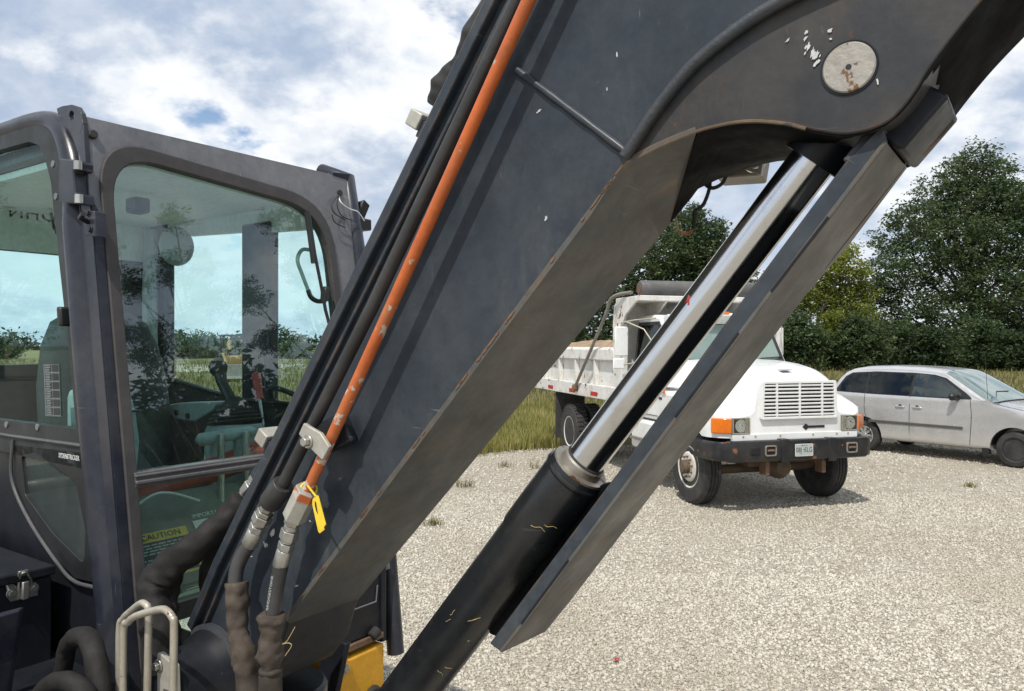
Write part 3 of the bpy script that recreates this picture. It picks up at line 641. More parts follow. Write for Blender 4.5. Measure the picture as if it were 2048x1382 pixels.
def cab():
    c = MB()
    # roof slab and lower cab shell
    c.box((-1.62, .03, 2.79), (-.26, .93, 2.852))
    cabo = c.build('cab', 'pillar_paint', EX, bevel=.012)
    P = cabo
    MB().box((-1.58, .05, 2.765), (-.27, .91, 2.787)).build('headliner', 'headliner', P)
    # right front post: a rounded tube that bends into the roof rail
    key = [(-.045, .95), (-.088, 1.295), (-.175, 1.765), (-.250, 2.2), (-.294, 2.478), (-.328, 2.66), (-.375, 2.775), (-.45, 2.86), (-.56, 2.897), (-.8, 2.905), (-1.15, 2.905), (-1.62, 2.90)]
    pth = spline([(x, .012, z) for x, z in key], 6); n = len(pth)
    rad = [(.058 if p.z < 2.55 else .058 - .027 * min(1, (p.z - 2.55) / .33)) for p in pth]
    MB().tube(pth, rad, 20).build('front_post', 'pillar_paint', P, ang=60)
    MB().tube([(x - .012, .012 - .045, z) for x, z in key[:5]], .006, 8).build('post_trim', 'black_rubber', P)
    MB().tube([(x + .052, -.018, z) for x, z in key[:6]], .006, 10).build('weld_seam', 'pillar_paint', P)
    # windshield frame, seal, panes, cross bar
    outer = [(-.024, 1.23), (.50, 1.23), (.66, 1.37), (.972, 1.37), (.972, 2.853), (-.024, 2.850)]
    inner = round_poly([(.010, 1.285), (.46, 1.285), (.62, 1.42), (.866, 1.42), (.862, 2.735), (.008, 2.80)], [.05, .05, .05, .05, .22, .15], 10)
    o, i = match_rings(outer, inner, 90)
    MB().ring(o, i, lambda p: W(p[0], p[1], 0), lambda p: W(p[0], p[1], -.045)).build('windshield_frame', 'faded_frame', P, bevel=.004)
    MB().add([W(y, z, o2) for o2 in (-.045, 0) for y, z in ((-.024, 1.0), (.012, 1.0), (.012, 1.228), (-.024, 1.228))], [(0, 1, 2, 3), (7, 6, 5, 4), (0, 4, 5, 1), (1, 5, 6, 2), (2, 6, 7, 3), (3, 7, 4, 0)]).build('post_flange', 'pillar_paint', P, bevel=.003)
    MB().add([W(y, z, o2) for o2 in (.0005, .0035) for y, z in ((-.0235, 1.235), (.0055, 1.235), (.0035, 2.56), (-.0235, 2.62))], [(0, 1, 2, 3), (7, 6, 5, 4), (0, 4, 5, 1), (1, 5, 6, 2), (2, 6, 7, 3), (3, 7, 4, 0)]).build('post_shade_strip', 'pillar_paint', P, bevel=.001)  # dark cover strips paint the dimmer light on the frame's left edge
    MB().add([W(y, z, o2) for y in (-.0275, -.0245) for o2, z in ((-.047, 1.235), (.0035, 1.235), (.0035, 2.62), (-.047, 2.62))], [(0, 1, 2, 3), (7, 6, 5, 4), (0, 4, 5, 1), (1, 5, 6, 2), (2, 6, 7, 3), (3, 7, 4, 0)]).build('post_shade_strip', 'pillar_paint', P, bevel=.001)
    def inset(poly, d):
        cx = np.mean(np.array(poly), 0); return [(cx[0] + (p[0] - cx[0]) * (1 - d / .43), cx[1] + (p[1] - cx[1]) * (1 - d / .69)) for p in poly]
    i2 = inset(i, .030); i1 = inset(i, -.004)
    MB().ring(i1, i2, lambda p: W(p[0], p[1], .010), lambda p: W(p[0], p[1], -.03)).build('windshield_seal', 'seal_rubber', P, bevel=.004)
    up_ = [(a, max(b, 1.832)) for a, b in i if b > 1.80]; MB().add([W(*p, -.012) for p in up_], [tuple(range(len(up_)))]).build('windshield', 'cab_glass', P)
    MB().add([W(*p, -.016) for p in [(.015, 1.30), (.46, 1.30), (.62, 1.43), (.86, 1.43), (.86, 1.815), (.015, 1.815)]], [tuple(range(6))]).build('lower_windshield', 'dirty_glass', P)
    b = MB()
    for z0, z1, d in ((1.806, 1.848, .012), (1.815, 1.826, .020), (1.834, 1.842, .018)):
        b.add([W(y, z, o2) for o2 in (-.03, d) for y, z in ((.03, z0), (.838, z0), (.838, z1), (.03, z1))], [(0, 1, 2, 3), (7, 6, 5, 4), (0, 4, 5, 1), (1, 5, 6, 2), (2, 6, 7, 3), (3, 7, 4, 0)])
    b.build('cross_bar', 'bar_grey', P, bevel=.003)
    q = WP(184, 270); MB().cyl(q, q + Vector((.012, 0, .002)), .0135, .012, 20).build('frame_plug', 'black_rubber', P, bevel=.002)
    q = WP(679, 386); MB().cyl(q, q + Vector((.006, 0, .001)), .011, .011, 18).build('cable_hole', 'black_rubber', P)
    # near lifting eye
    y = -.03; hole = [(143 + 5 * math.cos(t), 231 + 9.5 * math.sin(t)) for t in np.linspace(0, 2 * math.pi, 24, endpoint=False)]
    head = [(113, 217), (124, 212), (143, 209), (154, 213), (162, 226), (166, 246), (160, 268), (140, 264), (118, 238)]
    o, i = match_rings(head, hole, 40)
    e = MB().ring(ypx(o, y), ypx(i, y), lambda p: (p[0], y, p[1]), lambda p: (p[0], y + .014, p[1]))
    tail = [XZ(E.y(a, b, y)) for a, b in [(140, 263.5), (160, 267.5), (166, 247), (170, 300), (173, 345), (169, 352), (158, 310)]]
    e.prism(tail, lambda p: (p[0], y, p[1]), lambda p: (p[0], y + .014, p[1])).build('lifting_eye', 'pillar_paint', P, bevel=.002)
    # hinge and striker on the post
    y = -.062
    e = MB(); hp = ypx([(119, 316), (152, 320), (157, 324), (157, 341), (146, 341), (149, 386), (158, 387), (160, 409), (118, 404), (116, 360)], y)
    e.prism(hp, lambda p: (p[0], y, p[1]), lambda p: (p[0], -.02, p[1])); h = e.build('window_hinge', 'pillar_paint', P, bevel=.004)
    for a, b in ((110, 329), (116, 394)): bolt('bolt', E.y(a, b, -.05), (0, -1, 0), .011, .008, h, 'faded_frame', False)
    for a, b in ((156, 331), (158, 398)): q = E.y(a, b, -.06); MB().cyl(q - Vector((0, 0, .012)), q + Vector((0, 0, .012)), .011, seg=14).build('hinge_barrel', 'zinc', h)
    y = -.055; e = MB().prism(ypx([(165, 419), (188, 422), (192, 474), (170, 470)], y), lambda p: (p[0], y, p[1]), lambda p: (p[0], -.02, p[1])).build('striker_plate', 'pillar_paint', P, bevel=.003)
    for a, b in ((177, 426), (181, 459)): bolt('bolt', E.y(a, b, y), (0, -1, 0), .008, .006, e, 'black_plastic')
    q = E.y(176, 444, y); MB().tube([q, q + Vector((.02, -.03, .006)), q + Vector((.045, -.034, .014))], .007, 10).build('striker_pin', 'black_plastic', e)
    # right side window
    y0 = .0
    gl = ypx([(-60, 305), (0, 302), (66, 284), (86, 292), (98, 318), (110, 365), (125, 510), (146, 700), (161, 857), (0, 838), (-60, 832)], y0); gl[0] = (-1.40, gl[0][1] + .0); gl[-1] = (-1.40, gl[-1][1] - .0)
    gl = [(-1.40, 2.84)] + ypx([(0, 303), (66, 285), (86, 292), (98, 318), (110, 365), (125, 510), (146, 700), (161, 857), (0, 838)], y0) + [(-1.40, 1.965)]
    ou = [(-1.48, 2.885), (-.50, 2.885), (-.40, 2.84), (-.345, 2.7), (-.30, 2.40), (-.24, 2.0), (-.215, 1.845), (-1.48, 1.865)]
    o, i = match_rings(ou, gl, 80)
    MB().ring(o, i, lambda p: (p[0], -.012, p[1]), lambda p: (p[0], .02, p[1])).build('side_window_frame', 'dark_trim', P, bevel=.003)
    MB().add([(p[0], .004, p[1]) for p in gl], [tuple(range(len(gl)))]).build('side_window', 'side_glass', P)
    for a, b in ((14, 849), (76, 854)):
        q = E.y(a, b, -.012); MB().cyl(q, q + Vector((0, -.004, 0)), .010, seg=16).build('frame_screw', 'faded_frame', P)
    q = E.y(128, 633, -.03); MB().obox(q, (.012, 0, -.001), (0, .016, 0), (-.004, 0, .028)).build('window_catch', 'black_plastic', P, bevel=.006)
    # lower side panel with its small pane
    pan = [(-1.5, 1.862), (-.205, 1.842), (-.09, 1.30), (-.06, 1.05), (-1.5, 1.05)]
    yprism(pan, .0, .04).build('side_panel', 'body_black', P, bevel=.003)
    bord = ypx([(28, 889), (176, 906), (192, 1166), (150, 1157), (112, 1118), (58, 1035), (28, 955)], -.012)
    pane = round_poly(ypx([(42, 912), (70, 906), (150, 963), (170, 1060), (168, 1128), (105, 1066), (50, 990)], -.012), .02, 4)
    o, i = match_rings(bord, pane, 60)
    MB().ring(o, i, lambda p: (p[0], -.012, p[1]), lambda p: (p[0], -.001, p[1])).build('quarter_frame', 'black_plastic', P, bevel=.002)
    MB().add([(p[0], -.006, p[1]) for p in pane], [tuple(range(len(pane)))]).build('quarter_pane', 'dirty_glass', P)
    MB().tube(spline([E.y(a, b, -.016) for a, b in [(25, 880), (24, 960), (58, 1040), (114, 1125), (148, 1162), (195, 1176)]], 6), .0055, 8).build('panel_seal', 'bar_grey', P)
    MB().tube([E.y(a, b, -.014) for a, b in [(-60, 858), (22, 872), (176, 893)]], .006, 8).build('sill_strip', 'bar_grey', P)
    text_mb('SYDENSTRICKER', .0205, lambda v: (lambda q: (q.x + v.x * .80, -.0135 - v.z, q.z + v.y))(E.y(138, 914, -.013)), .0008).build('dealer_decal', 'white_label', P)
    mo = ypx([(134, 900), (142, 900), (144, 906), (149, 908), (147, 921), (149, 929), (144, 927), (135, 926)], -.0128)
    yprism(mo, -.0125, -.0121).build('state_outline', 'dark_trim', P)
    # far (left) side: posts, sill, windows, rear wall
    def post(x0, x1, z0, z1, y0=.93, y1=.985, mat='pillar_paint', name='cab_post'):
        MB().box((x0, y0, z0), (x1, y1, z1)).build(name, mat, P, bevel=.01)
    post(-1.62, -1.43, 1.1, 2.79); post(-.845, -.66, 1.1, 2.72)
    MB().tube([(-.40, .99, 2.90), (-.262, .995, 2.855), (-.20, .995, 2.55), (-.12, .995, 2.0), (-.05, .995, 1.5), (0, .995, 1.05)], .032, 14).build('far_front_post', 'pillar_paint', P, ang=60)
    yprism([(-1.45, 2.715), (-.84, 2.69), (-.66, 2.675), (-.27, 2.66), (-.27, 2.788), (-1.45, 2.788)], .945, .975).build('far_header', 'headliner', P)
    yprism([(-1.43, 2.035), (-.845, 1.955), (-.66, 1.955), (-.12, 1.95), (-.02, 1.1), (-1.43, 1.1)], .94, .975).build('door_panel', 'dark_trim', P, bevel=.006)
    MB().tube([(-1.42, .935, 2.045), (-.85, .935, 1.965), (-.15, .935, 1.955)], .012, 10).build('sill_trim', 'black_plastic', P)
    MB().add([(-1.43, .96, 2.03), (-.845, .96, 1.955), (-.845, .96, 2.70), (-1.43, .96, 2.72)], [(0, 1, 2, 3)]).build('door_window', 'rear_glass', P)
    MB().add([(-.66, .96, 1.955), (-.12, .96, 1.95), (-.25, .96, 2.67), (-.66, .96, 2.68)], [(0, 1, 2, 3)]).build('door_window', 'rear_glass', P)
    MB().tube(spline([(-.60, .90, 1.99), (-.56, .88, 2.03), (-.40, .88, 2.0), (-.28, .88, 1.98), (-.25, .90, 1.95)], 5), .011, 10).build('door_handle', 'black_plastic', P)
    def xprism(pts, x0, x1): return MB().prism(pts, lambda p: (x0, p[0], p[1]), lambda p: (x1, p[0], p[1]))
    MB().box((-1.558, .03, 2.60), (-1.552, .95, 2.785)).build('rear_header', 'headliner', P)
    o, i = match_rings([(.0, 1.1), (.97, 1.1), (.97, 2.79), (.0, 2.79)], round_poly([(.07, 2.12), (.80, 2.12), (.80, 2.45), (.70, 2.60), (.07, 2.60)], .03, 4), 60)
    MB().ring(o, i, lambda p: (-1.56, p[0], p[1]), lambda p: (-1.62, p[0], p[1])).build('rear_wall', 'dark_trim', P, bevel=.004)
    MB().add([(-1.585, y, z) for y, z in ((.06, 2.11), (.81, 2.11), (.81, 2.74), (.06, 2.74))], [(0, 1, 2, 3)]).build('rear_window', 'rear_glass', P)
    text_mb('JOHN DEERE', .078, lambda v: (-1.549 + v.z, .525 - v.x, 2.772 + v.y * 1.0 - .012), .001, 'LEFT', 1.12).build('cab_lettering', 'black_plastic', P)
    MB().tube(spline([(-1.50, .90, 1.9), (-1.47, .88, 2.2), (-1.50, .90, 2.5), (-1.52, .92, 2.75)], 6), .035, 10).build('post_cover', 'grey_trim', P)
    MB().tube(spline([E.x(102, 425, -1.4), E.x(108, 455, -1.4), E.x(121, 480, -1.4), E.x(119, 505, -1.4), E.x(130, 530, -1.4)], 5), .006, 8).build('antenna_lead', 'black_rubber', P)
    # inside mirror and lamp under the headliner, seen in the side window
    MB().obox((-.75, .42, 2.715), (.035, 0, 0), (0, .03, 0), (0, 0, .028)).build('dome_lamp', 'black_plastic', P, bevel=.008)
    mi = MB(); c0 = E.y(355, 492, .80)
    mi.lathe(c0, (-1, .25, 0), [(0, .0), (0, .065), (.012, .075), (.02, .06), (.022, 0)], 28); mi.xf(lambda p: Vector((p.x, p.y, c0.z + (p.z - c0.z) * 1.15)))
    mi.build('inside_mirror', 'grey_trim', P, ang=50)
    # floor, mat, labels
    MB().box((-1.55, .05, 1.42), (-.02, .93, 1.47)).build('cab_floor', 'dark_trim', P)
    ribs = MB()
    for k in range(26): ribs.box((-.62 + k * .021, .06, 1.4705), (-.608 + k * .021, .90, 1.478))
    mt = MB().box((-.66, .05, 1.4702), (-.05, .91, 1.4745)).build('floor_mat', 'floor_mat', P)
    ribs.build('mat_ribs', 'floor_mat', mt)['kind'] = 'stuff'
    # sloping foot plate under the lower pane, with the two stickers
    MB().add([(-.33, .05, 1.72), (-.33, .91, 1.72), (-.13, .91, 1.48), (-.13, .05, 1.48)], [(0, 1, 2, 3)]).add([(-.36, .05, 1.72), (-.36, .91, 1.72), (-.16, .91, 1.48), (-.16, .05, 1.48)], [(3, 2, 1, 0)]).build('foot_plate', 'floor_mat', P)
    o_ = Vector((-.13, 0, 1.48)); sl = Vector((-.20, 0, .24)).normalized(); nn = Vector((.24, 0, .20)).normalized()
    fp = lambda y, s, h=.002: o_ + Vector((0, y * 1.12 + .045, 0)) + sl * s + nn * h
    st = MB().add([fp(.03, .19), (fp(.225, .19)), fp(.225, .035), fp(.03, .035)], [(0, 1, 2, 3)]).build('caution_sticker', 'label_yellow', P)
    MB().add([fp(.03, .158, .003), fp(.217, .158, .003), fp(.217, .043, .003), fp(.03, .043, .003)], [(0, 1, 2, 3)]).build('sticker_field', 'dark_trim', st)
    text_mb('CAUTION', .026, lambda v: fp(.145 + v.x, .174 + v.y, .0035 + v.z), .0008).build('sticker_title', 'ink', st)
    tr = MB().add([fp(.078, .165, .0035), fp(.098, .165, .0035), fp(.088, .184, .0035)], [(0, 1, 2)]); tr.build('warning_triangle', 'ink', st)
    ln = MB()
    for k in range(11):
        if k in (4, 7): continue
        x = .036; s = .150 - k * .0097
        while x < .205:
            w_ = rng.uniform(.008, .024); ln.add([fp(x, s, .0036), fp(min(x + w_, .21), s, .0036), fp(min(x + w_, .21), s - .0045, .0036), fp(x, s - .0045, .0036)], [(0, 1, 2, 3)]); x += w_ + .004
            if k % 3 == 2 and x > .14: break
    ln.build('sticker_lines', 'label_grey', st)['kind'] = 'stuff'
    st = MB().add([fp(.25, .20), fp(.36, .20), fp(.36, .165), fp(.25, .165)], [(0, 1, 2, 3)]).build('notice_sticker', 'white_label', P)
    text_mb('IMPORTANT', .020, lambda v: fp(.31 + v.x, .215 + v.y, .003 + v.z), .0008).build('notice_title', 'white_label', st)
    text_mb('PARTS', .014, lambda v: fp(.30 + v.x, .186 + v.y, .0035 + v.z), .0008).build('notice_text', 'ink', st)
    # floor clutter behind the lower pane: red arm, white cable
    MB().tube([(-.48, .18, 1.66), (-.42, .40, 1.74), (-.36, .62, 1.80), (-.34, .74, 1.83)], .045, 12).build('pedal_beam', 'red_paint', P)
    MB().box((-.62, .1, 1.48), (-.45, .5, 1.62)).build('floor_box', 'dark_trim', P, bevel=.01)
    MB().tube(spline([(-.22, .03, 1.66), (-.24, .16, 1.735), (-.25, .24, 1.74), (-.24, .34, 1.70)], 6), .004, 6).build('loose_cable', 'white_label', P)
    for yy in (.46, .56): MB().tube([(-.30, yy, 1.62), (-.30, yy, 1.90)], .012, 10).build('lever_rod', 'zinc', P)
    # seat
    s = MB(); ring = []
    for z, w_, t in ((1.70, .25, .075), (1.85, .26, .08), (2.05, .255, .07), (2.2, .23, .06), (2.29, .19, .05), (2.335, .12, .03)):
        x = -1.02 - (z - 1.7) * .16
        ring.append([(x + t * math.cos(a) * 1.0, .47 + w_ * math.copysign(abs(math.sin(a)) ** .7, math.sin(a)), z) for a in np.linspace(0, 2 * math.pi, 24, endpoint=False)])
    st = s.loft(ring).build('seat', 'seat_cloth', P, ang=70)
    MB().box((-1.05, .24, 1.60), (-.58, .70, 1.71)).build('cushion', 'seat_cloth', st, bevel=.04)
    MB().box((-.99, .31, 2.0), (-.985, .345, 2.14)).build('seat_piping', 'label_grey', st)
    MB().box((-1.0, .335, 2.155), (-.93, .355, 2.19)).build('seat_label', 'label_yellow', st)
    # decal with pictograms on the side glass
    dc = MB().add([E.y(a, b, .0015) for a, b in ((87, 728), (118, 729), (122, 833), (91, 832))], [(0, 1, 2, 3)]).build('window_decal', 'decal_grey', P)
    dl = MB()
    for r_ in range(6):
        t0 = 728 + r_ * 17.3
        for k in range(2): 
            xa = 89 + r_ * .7 + k * 14.5
            dl.add([E.y(a, b, .0008) for a, b in ((xa, t0 + 1.5), (xa + 13, t0 + 1.8), (xa + 13.4, t0 + 15.5), (xa + .6, t0 + 15.3))], [(0, 1, 2, 3)])
    dl.build('decal_fields', 'dark_trim', dc)
    dl = MB()
    for r_ in range(6):
        for q_ in range(4):
            t0 = 731 + r_ * 17.3 + q_ * 3.4; xa = 90.5 + r_ * .7
            dl.add([E.y(a, b, .0004) for a, b in ((xa, t0), (xa + rng.uniform(7, 11), t0 + .1), (xa + 8, t0 + 1.3), (xa, t0 + 1.2))], [(0, 1, 2, 3)])
    dl.build('decal_lines', 'grey_trim', dc)['kind'] = 'stuff'
    # consoles, joystick, levers
    cs = MB(); q = E.y(270, 850, .17)
    k_ = [(-.60, 1.70), (-.36, 1.70), (-.325, 1.90), (-.35, 2.0), (-.385, 2.065), (-.44, 2.085), (-.60, 2.06)]
    yprism(k_, .09, .20).build('right_console', 'grey_trim', P, bevel=.028)
    MB().box((-.345, .10, 1.995), (-.30, .19, 2.0)).build('console_seam', 'dark_trim', P)
    text_mb('AGE', .022, lambda v: (-.322 + v.z, .135 + v.x, 1.885 + v.y), .0008).build('console_lettering', 'ink', P)
    yc = .74
    pod = round_poly(ypx([(326, 812), (352, 806), (432, 804), (424, 822), (388, 843), (350, 838)], yc), .02, 4)
    pd = yprism(pod, yc, yc + .12).build('left_console', 'grey_trim', P, bevel=.01)
    for a, b in ((354, 825), (376, 832)):
        q = E.y(a, b, yc - .001); MB().cyl(q, q + Vector((0, -.006, 0)), .012, seg=18).build('console_knob', 'dark_trim', pd)
    base = E.y(472, 845, .72)
    bs = MB(); bs.loft([[(base.x + w_ * math.cos(a), base.y + w_ * .8 * math.sin(a), base.z + h) for a in np.linspace(0, 6.283, 24, endpoint=False)] for h, w_ in ((-.30, .14), (-.03, .13), (0, .115))])
    bs.build('joystick_base', 'grey_trim', P, ang=40)
    bl = MB(); bl.lathe(base + Vector((0, 0, 0)), (-.12, 0, 1), [(0, .105), (.008, .112), (.014, .095), (.022, .10), (.028, .085), (.036, .09), (.042, .07), (.052, .072), (.058, .055), (.075, .05), (.09, .03), (.10, .02)], 28)
    js = bl.build('joystick', 'black_rubber', P, ang=25)
    g0, g1, g2 = E.y(462, 800, .72), E.y(444, 765, .72), E.y(438, 738, .72)
    MB().tube([g0, g1, g2, g2 + Vector((-.002, 0, .022))], [.022, .020, .027, .012], 14).build('stick_grip', 'black_plastic', js, ang=60)
    g = E.y(437, 735, .72); MB().lathe(g + Vector((0, 0, -.035)), (-.05, 0, 1), [(0, .0), (0, .018), (.015, .032), (.04, .036), (.058, .028), (.066, 0)], 20).build('stick_knob', 'black_plastic', js, ang=60)
    a, b = E.y(519, 798, .78), E.y(512, 748, .78)
    lv = MB().tube([a, a.lerp(b, .3), a.lerp(b, .8), b, b + Vector((0, 0, .008))], [.018, .015, .019, .017, .006], 14).build('blade_lever', 'red_grip', P, ang=60)
    MB().tube([a, E.y(530, 870, .78)], .006, 8).build('lever_shaft', 'zinc', lv)
    MB().tube([E.y(513, 705, .84), E.y(521, 745, .84), E.y(520, 800, .84)], .020, 10).build('hose_cover', 'dark_trim', P)
    for (c_, yy) in (((432, 876), .50), ((478, 868), .56)):
        c0 = E.y(*c_, yy); t = MB().tube([c0 + Vector((0, -.075, -.004)), c0 + Vector((0, -.06, 0)), c0 + Vector((0, .05, .004)), c0 + Vector((0, .068, .002))], [.010, .023, .021, .010], 14).build('travel_lever', 'grey_trim', P, ang=60)
        MB().tube([c0, c0 + Vector((-.01, 0, -.10))], [.020, .012], 10).build('lever_neck', 'grey_trim', t)
    # wiper and grab handle behind the right edge of the windshield
    wp = MB().tube([WP(614, 423, .016), WP(622, 480, .016), WP(628, 526, .016)], .011, 10).build('wiper', 'black_plastic', P)
    MB().tube([WP(617, 424, .025), WP(630, 510, .025), WP(643, 575, .025), WP(651, 620, .02), WP(664, 668, .02)], .006, 8).build('wiper_arm', 'black_plastic', wp)
    q = WP(650, 588, .012); MB().obox(q, (.014, 0, 0), (0, .013, 0), (-.004, .006, .028)).build('wiper_joint', 'black_plastic', wp, bevel=.008)
    MB().tube(spline([WP(a, b, -.05) for a, b in [(622, 500), (604, 500), (595, 520), (604, 548), (616, 580)]], 6), .007, 10).build('grab_handle', 'grey_trim', P)
    MB().tube(spline([WP(a, b, -.05) for a, b in [(616, 580), (622, 594), (634, 602), (650, 602)]], 6), .009, 10).build('handle_grip', 'black_plastic', P)
    # far lifting eye, loose wires and mirror bracket
    e = MB().prism([(.90, 2.862), (.985, 2.872), (1.0, 2.855), (1.0, 2.78), (.985, 2.78), (.975, 2.845), (.90, 2.850)], lambda p: (-.30, p[0], p[1]), lambda p: (-.235, p[0], p[1])).build('lifting_eye', 'pillar_paint', P, bevel=.003)
    mb_ = MB().box((-.27, 1.0, 2.655), (-.20, 1.07, 2.70)); mo = mb_.build('mirror_bracket', 'black_plastic', P, bevel=.006)
    MB().obox((-.235, 1.045, 2.735), (.012, .006, .004), (0, .016, -.01), (.004, .012, .03)).build('bracket_stub', 'black_plastic', mo, bevel=.003)
    MB().tube(spline([WP(677, 390, .01), WP(682, 405, .03), WP(700, 418, .035), WP(716, 424, .04), WP(729, 442, .04)], 5), .0022, 6).build('loose_wire', 'white_label', P)
    for pts in ([(677, 390), (664, 408), (668, 425), (690, 440)], [(678, 390), (674, 410), (684, 432), (705, 441)], [(664, 430), (670, 445), (690, 455)]):
        MB().tube(spline([WP(a, b, .02) for a, b in pts], 5), .0022, 6).build('loose_wire', 'black_rubber', P)
    # front panel under the cab and the yellow frame below it
    fx = .0
    pl = MB().box((-.06, .55, 1.16), (fx, .915, 1.40)).build('front_panel', 'body_black', P, bevel=.004)
    MB().cyl((fx + .002, .925, 1.12), (fx + .002, .925, 1.42), .012, seg=14).build('panel_hinge', 'body_black', P)
    MB().tube([E.x(690, 1226, .003), E.x(752, 1203, .003), E.x(755, 1170, .003)], .003, 6).build('panel_edge', 'faded_frame', pl)
    q = E.x(750, 1268, .01); MB().cyl(q - Vector((0, .02, .006)), q + Vector((0, .014, .012)), .020, seg=16).build('rubber_stop', 'black_rubber', P, bevel=.006)
    MB().box((-.03, .68, 1.135), (.012, .925, 1.155)).build('rusty_ledge', 'rust_steel', P)
cab()

def machine_body():
    yb = MB(); yb.box((-.40, .66, .72), (.012, .925, 1.115)); yb.add([], [])
    y_ = yb.build('base_frame', 'yellow_paint', EX, bevel=.012)
    q = E.x(688, 1338, .013); MB().cyl(q, q + Vector((.003, 0, 0)), .030, seg=28).build('bolt_recess', 'yellow_paint', y_)
    bolt('bolt', q + Vector((.003, 0, 0)), (1, 0, 0), .013, .014, y_)
    q = E.x(745, 1392, .013); MB().cyl(q, q + Vector((.02, 0, 0)), .040, .034, 28).build('rubber_buffer', 'black_rubber', y_, bevel=.004)
    # dark plate edge left of the yellow frame
    MB().obox(E.x(662, 1345, .06), (.05, 0, 0), (0, .012, 0), (.02, .012, .11)).build('frame_web', 'body_black', EX, bevel=.004)
    MB().box((-1.9, -.75, .82), (.0, .62, 1.10)).build('turntable_frame', 'body_black', EX, bevel=.02)
    MB().box((-2.1, -.80, 1.1), (-1.66, 1.0, 1.62)).build('engine_hood', 'body_black', EX, bevel=.08)
    # right hood box beside the cab, with lid and latch
    hx = -.365; hy = -.052
    h = MB().box((-1.6, -.80, 1.10), (hx, hy, 1.535)).build('tool_box', 'body_black', EX, bevel=.004)
    MB().box((-1.6, -.81, 1.539), (hx + .018, hy + .004, 1.566)).build('lid', 'body_black', h, bevel=.005)
    f = lambda a, b, o=0: E.x(a, b, hx + o)
    pl = [f(10, 1160), f(22, 1163), f(35, 1176), f(52, 1166), f(70, 1163), f(75, 1172), f(74, 1190), f(60, 1193), f(20, 1203), f(13, 1195)]
    pl = [(p.y, p.z) for p in pl]
    lt = MB().prism(pl, lambda p: (hx + .003, *p), lambda p: (hx + .006, *p)).build('latch', 'zinc', h, bevel=.001)
    for a, b in ((23, 1187), (67, 1177)): bolt('bolt', f(a, b, .006), (1, 0, 0), .010, .008, lt, 'zinc')
    MB().obox(f(50, 1180, .014), (.008, 0, 0), (0, .010, 0), (0, 0, .026)).build('latch_lever', 'zinc', lt, bevel=.004)
    MB().tube(spline([f(36, 1180, .012), f(38, 1160, .014), f(41, 1152, .02), f(46, 1146, .03), f(54, 1145, .03), f(58, 1152, .02), f(62, 1160, .014), f(63, 1174, .012)], 4), .0032, 8).build('latch_bail', 'zinc', lt)
    MB().obox(f(46, 1146, .022), (.004, 0, 0), (0, .013, 0), (.003, 0, .008)).build('latch_hook', 'zinc', lt, bevel=.002)
    MB().tube([f(10, 1155, .012), f(14, 1172, .012), f(18, 1182, .02)], .003, 6).build('latch_spring', 'zinc', lt)
    MB().box((-.9, -.80, 1.262), (.10, -.02, 1.292)).build('deck_plate', 'body_black', EX, bevel=.004)
    MB().box((-.33, -.06, 1.20), (-.02, .0, 1.262)).build('deck_rail', 'body_black', EX, bevel=.004)
    MB().obox(E.x(4, 1330, -.2), (.012, -.01, 0), (0, .03, 0), (.02, .01, .14)).build('fender_edge', 'pillar_paint', EX, bevel=.006)
    # swing post below the boom foot
    MB().cyl((.28, .24, .55), (.28, .24, 1.28), .13, seg=28).build('swing_post', 'body_black', EX, bevel=.01)
    MB().box((-.25, .08, .70), (.30, .40, .95)).build('swing_frame', 'yellow_paint', EX, bevel=.02)
    # undercarriage
    MB().box((-1.35, -.3, .42), (.35, .6, .74)).build('undercarriage', 'body_black', EX, bevel=.03)
    for yc in (-.58, .88):
        out = [(-1.75 + .30 * math.cos(a), .30 + .30 * math.sin(a)) for a in np.linspace(math.pi / 2, 1.5 * math.pi, 12)] + [(.60 + .30 * math.cos(a), .30 + .30 * math.sin(a)) for a in np.linspace(-math.pi / 2, math.pi / 2, 12)]
        inn = [((x + .575) * .955 - .575, (z - .30) * .8 + .30) for x, z in out]
        t = MB().ring(out, inn, lambda p: (p[0], yc - .2, p[1]), lambda p: (p[0], yc + .2, p[1])).build('track', 'black_rubber', EX, ang=40)
        for xx in (-1.75, .60): MB().cyl((xx, yc - .13, .30), (xx, yc + .13, .30), .235, seg=24).build('sprocket', 'body_black', t, bevel=.01)
        for xx in (-1.25, -.85, -.4, .1): MB().cyl((xx, yc - .12, .17), (xx, yc + .12, .17), .10, seg=16).build('roller', 'body_black', t, bevel=.01)
machine_body()

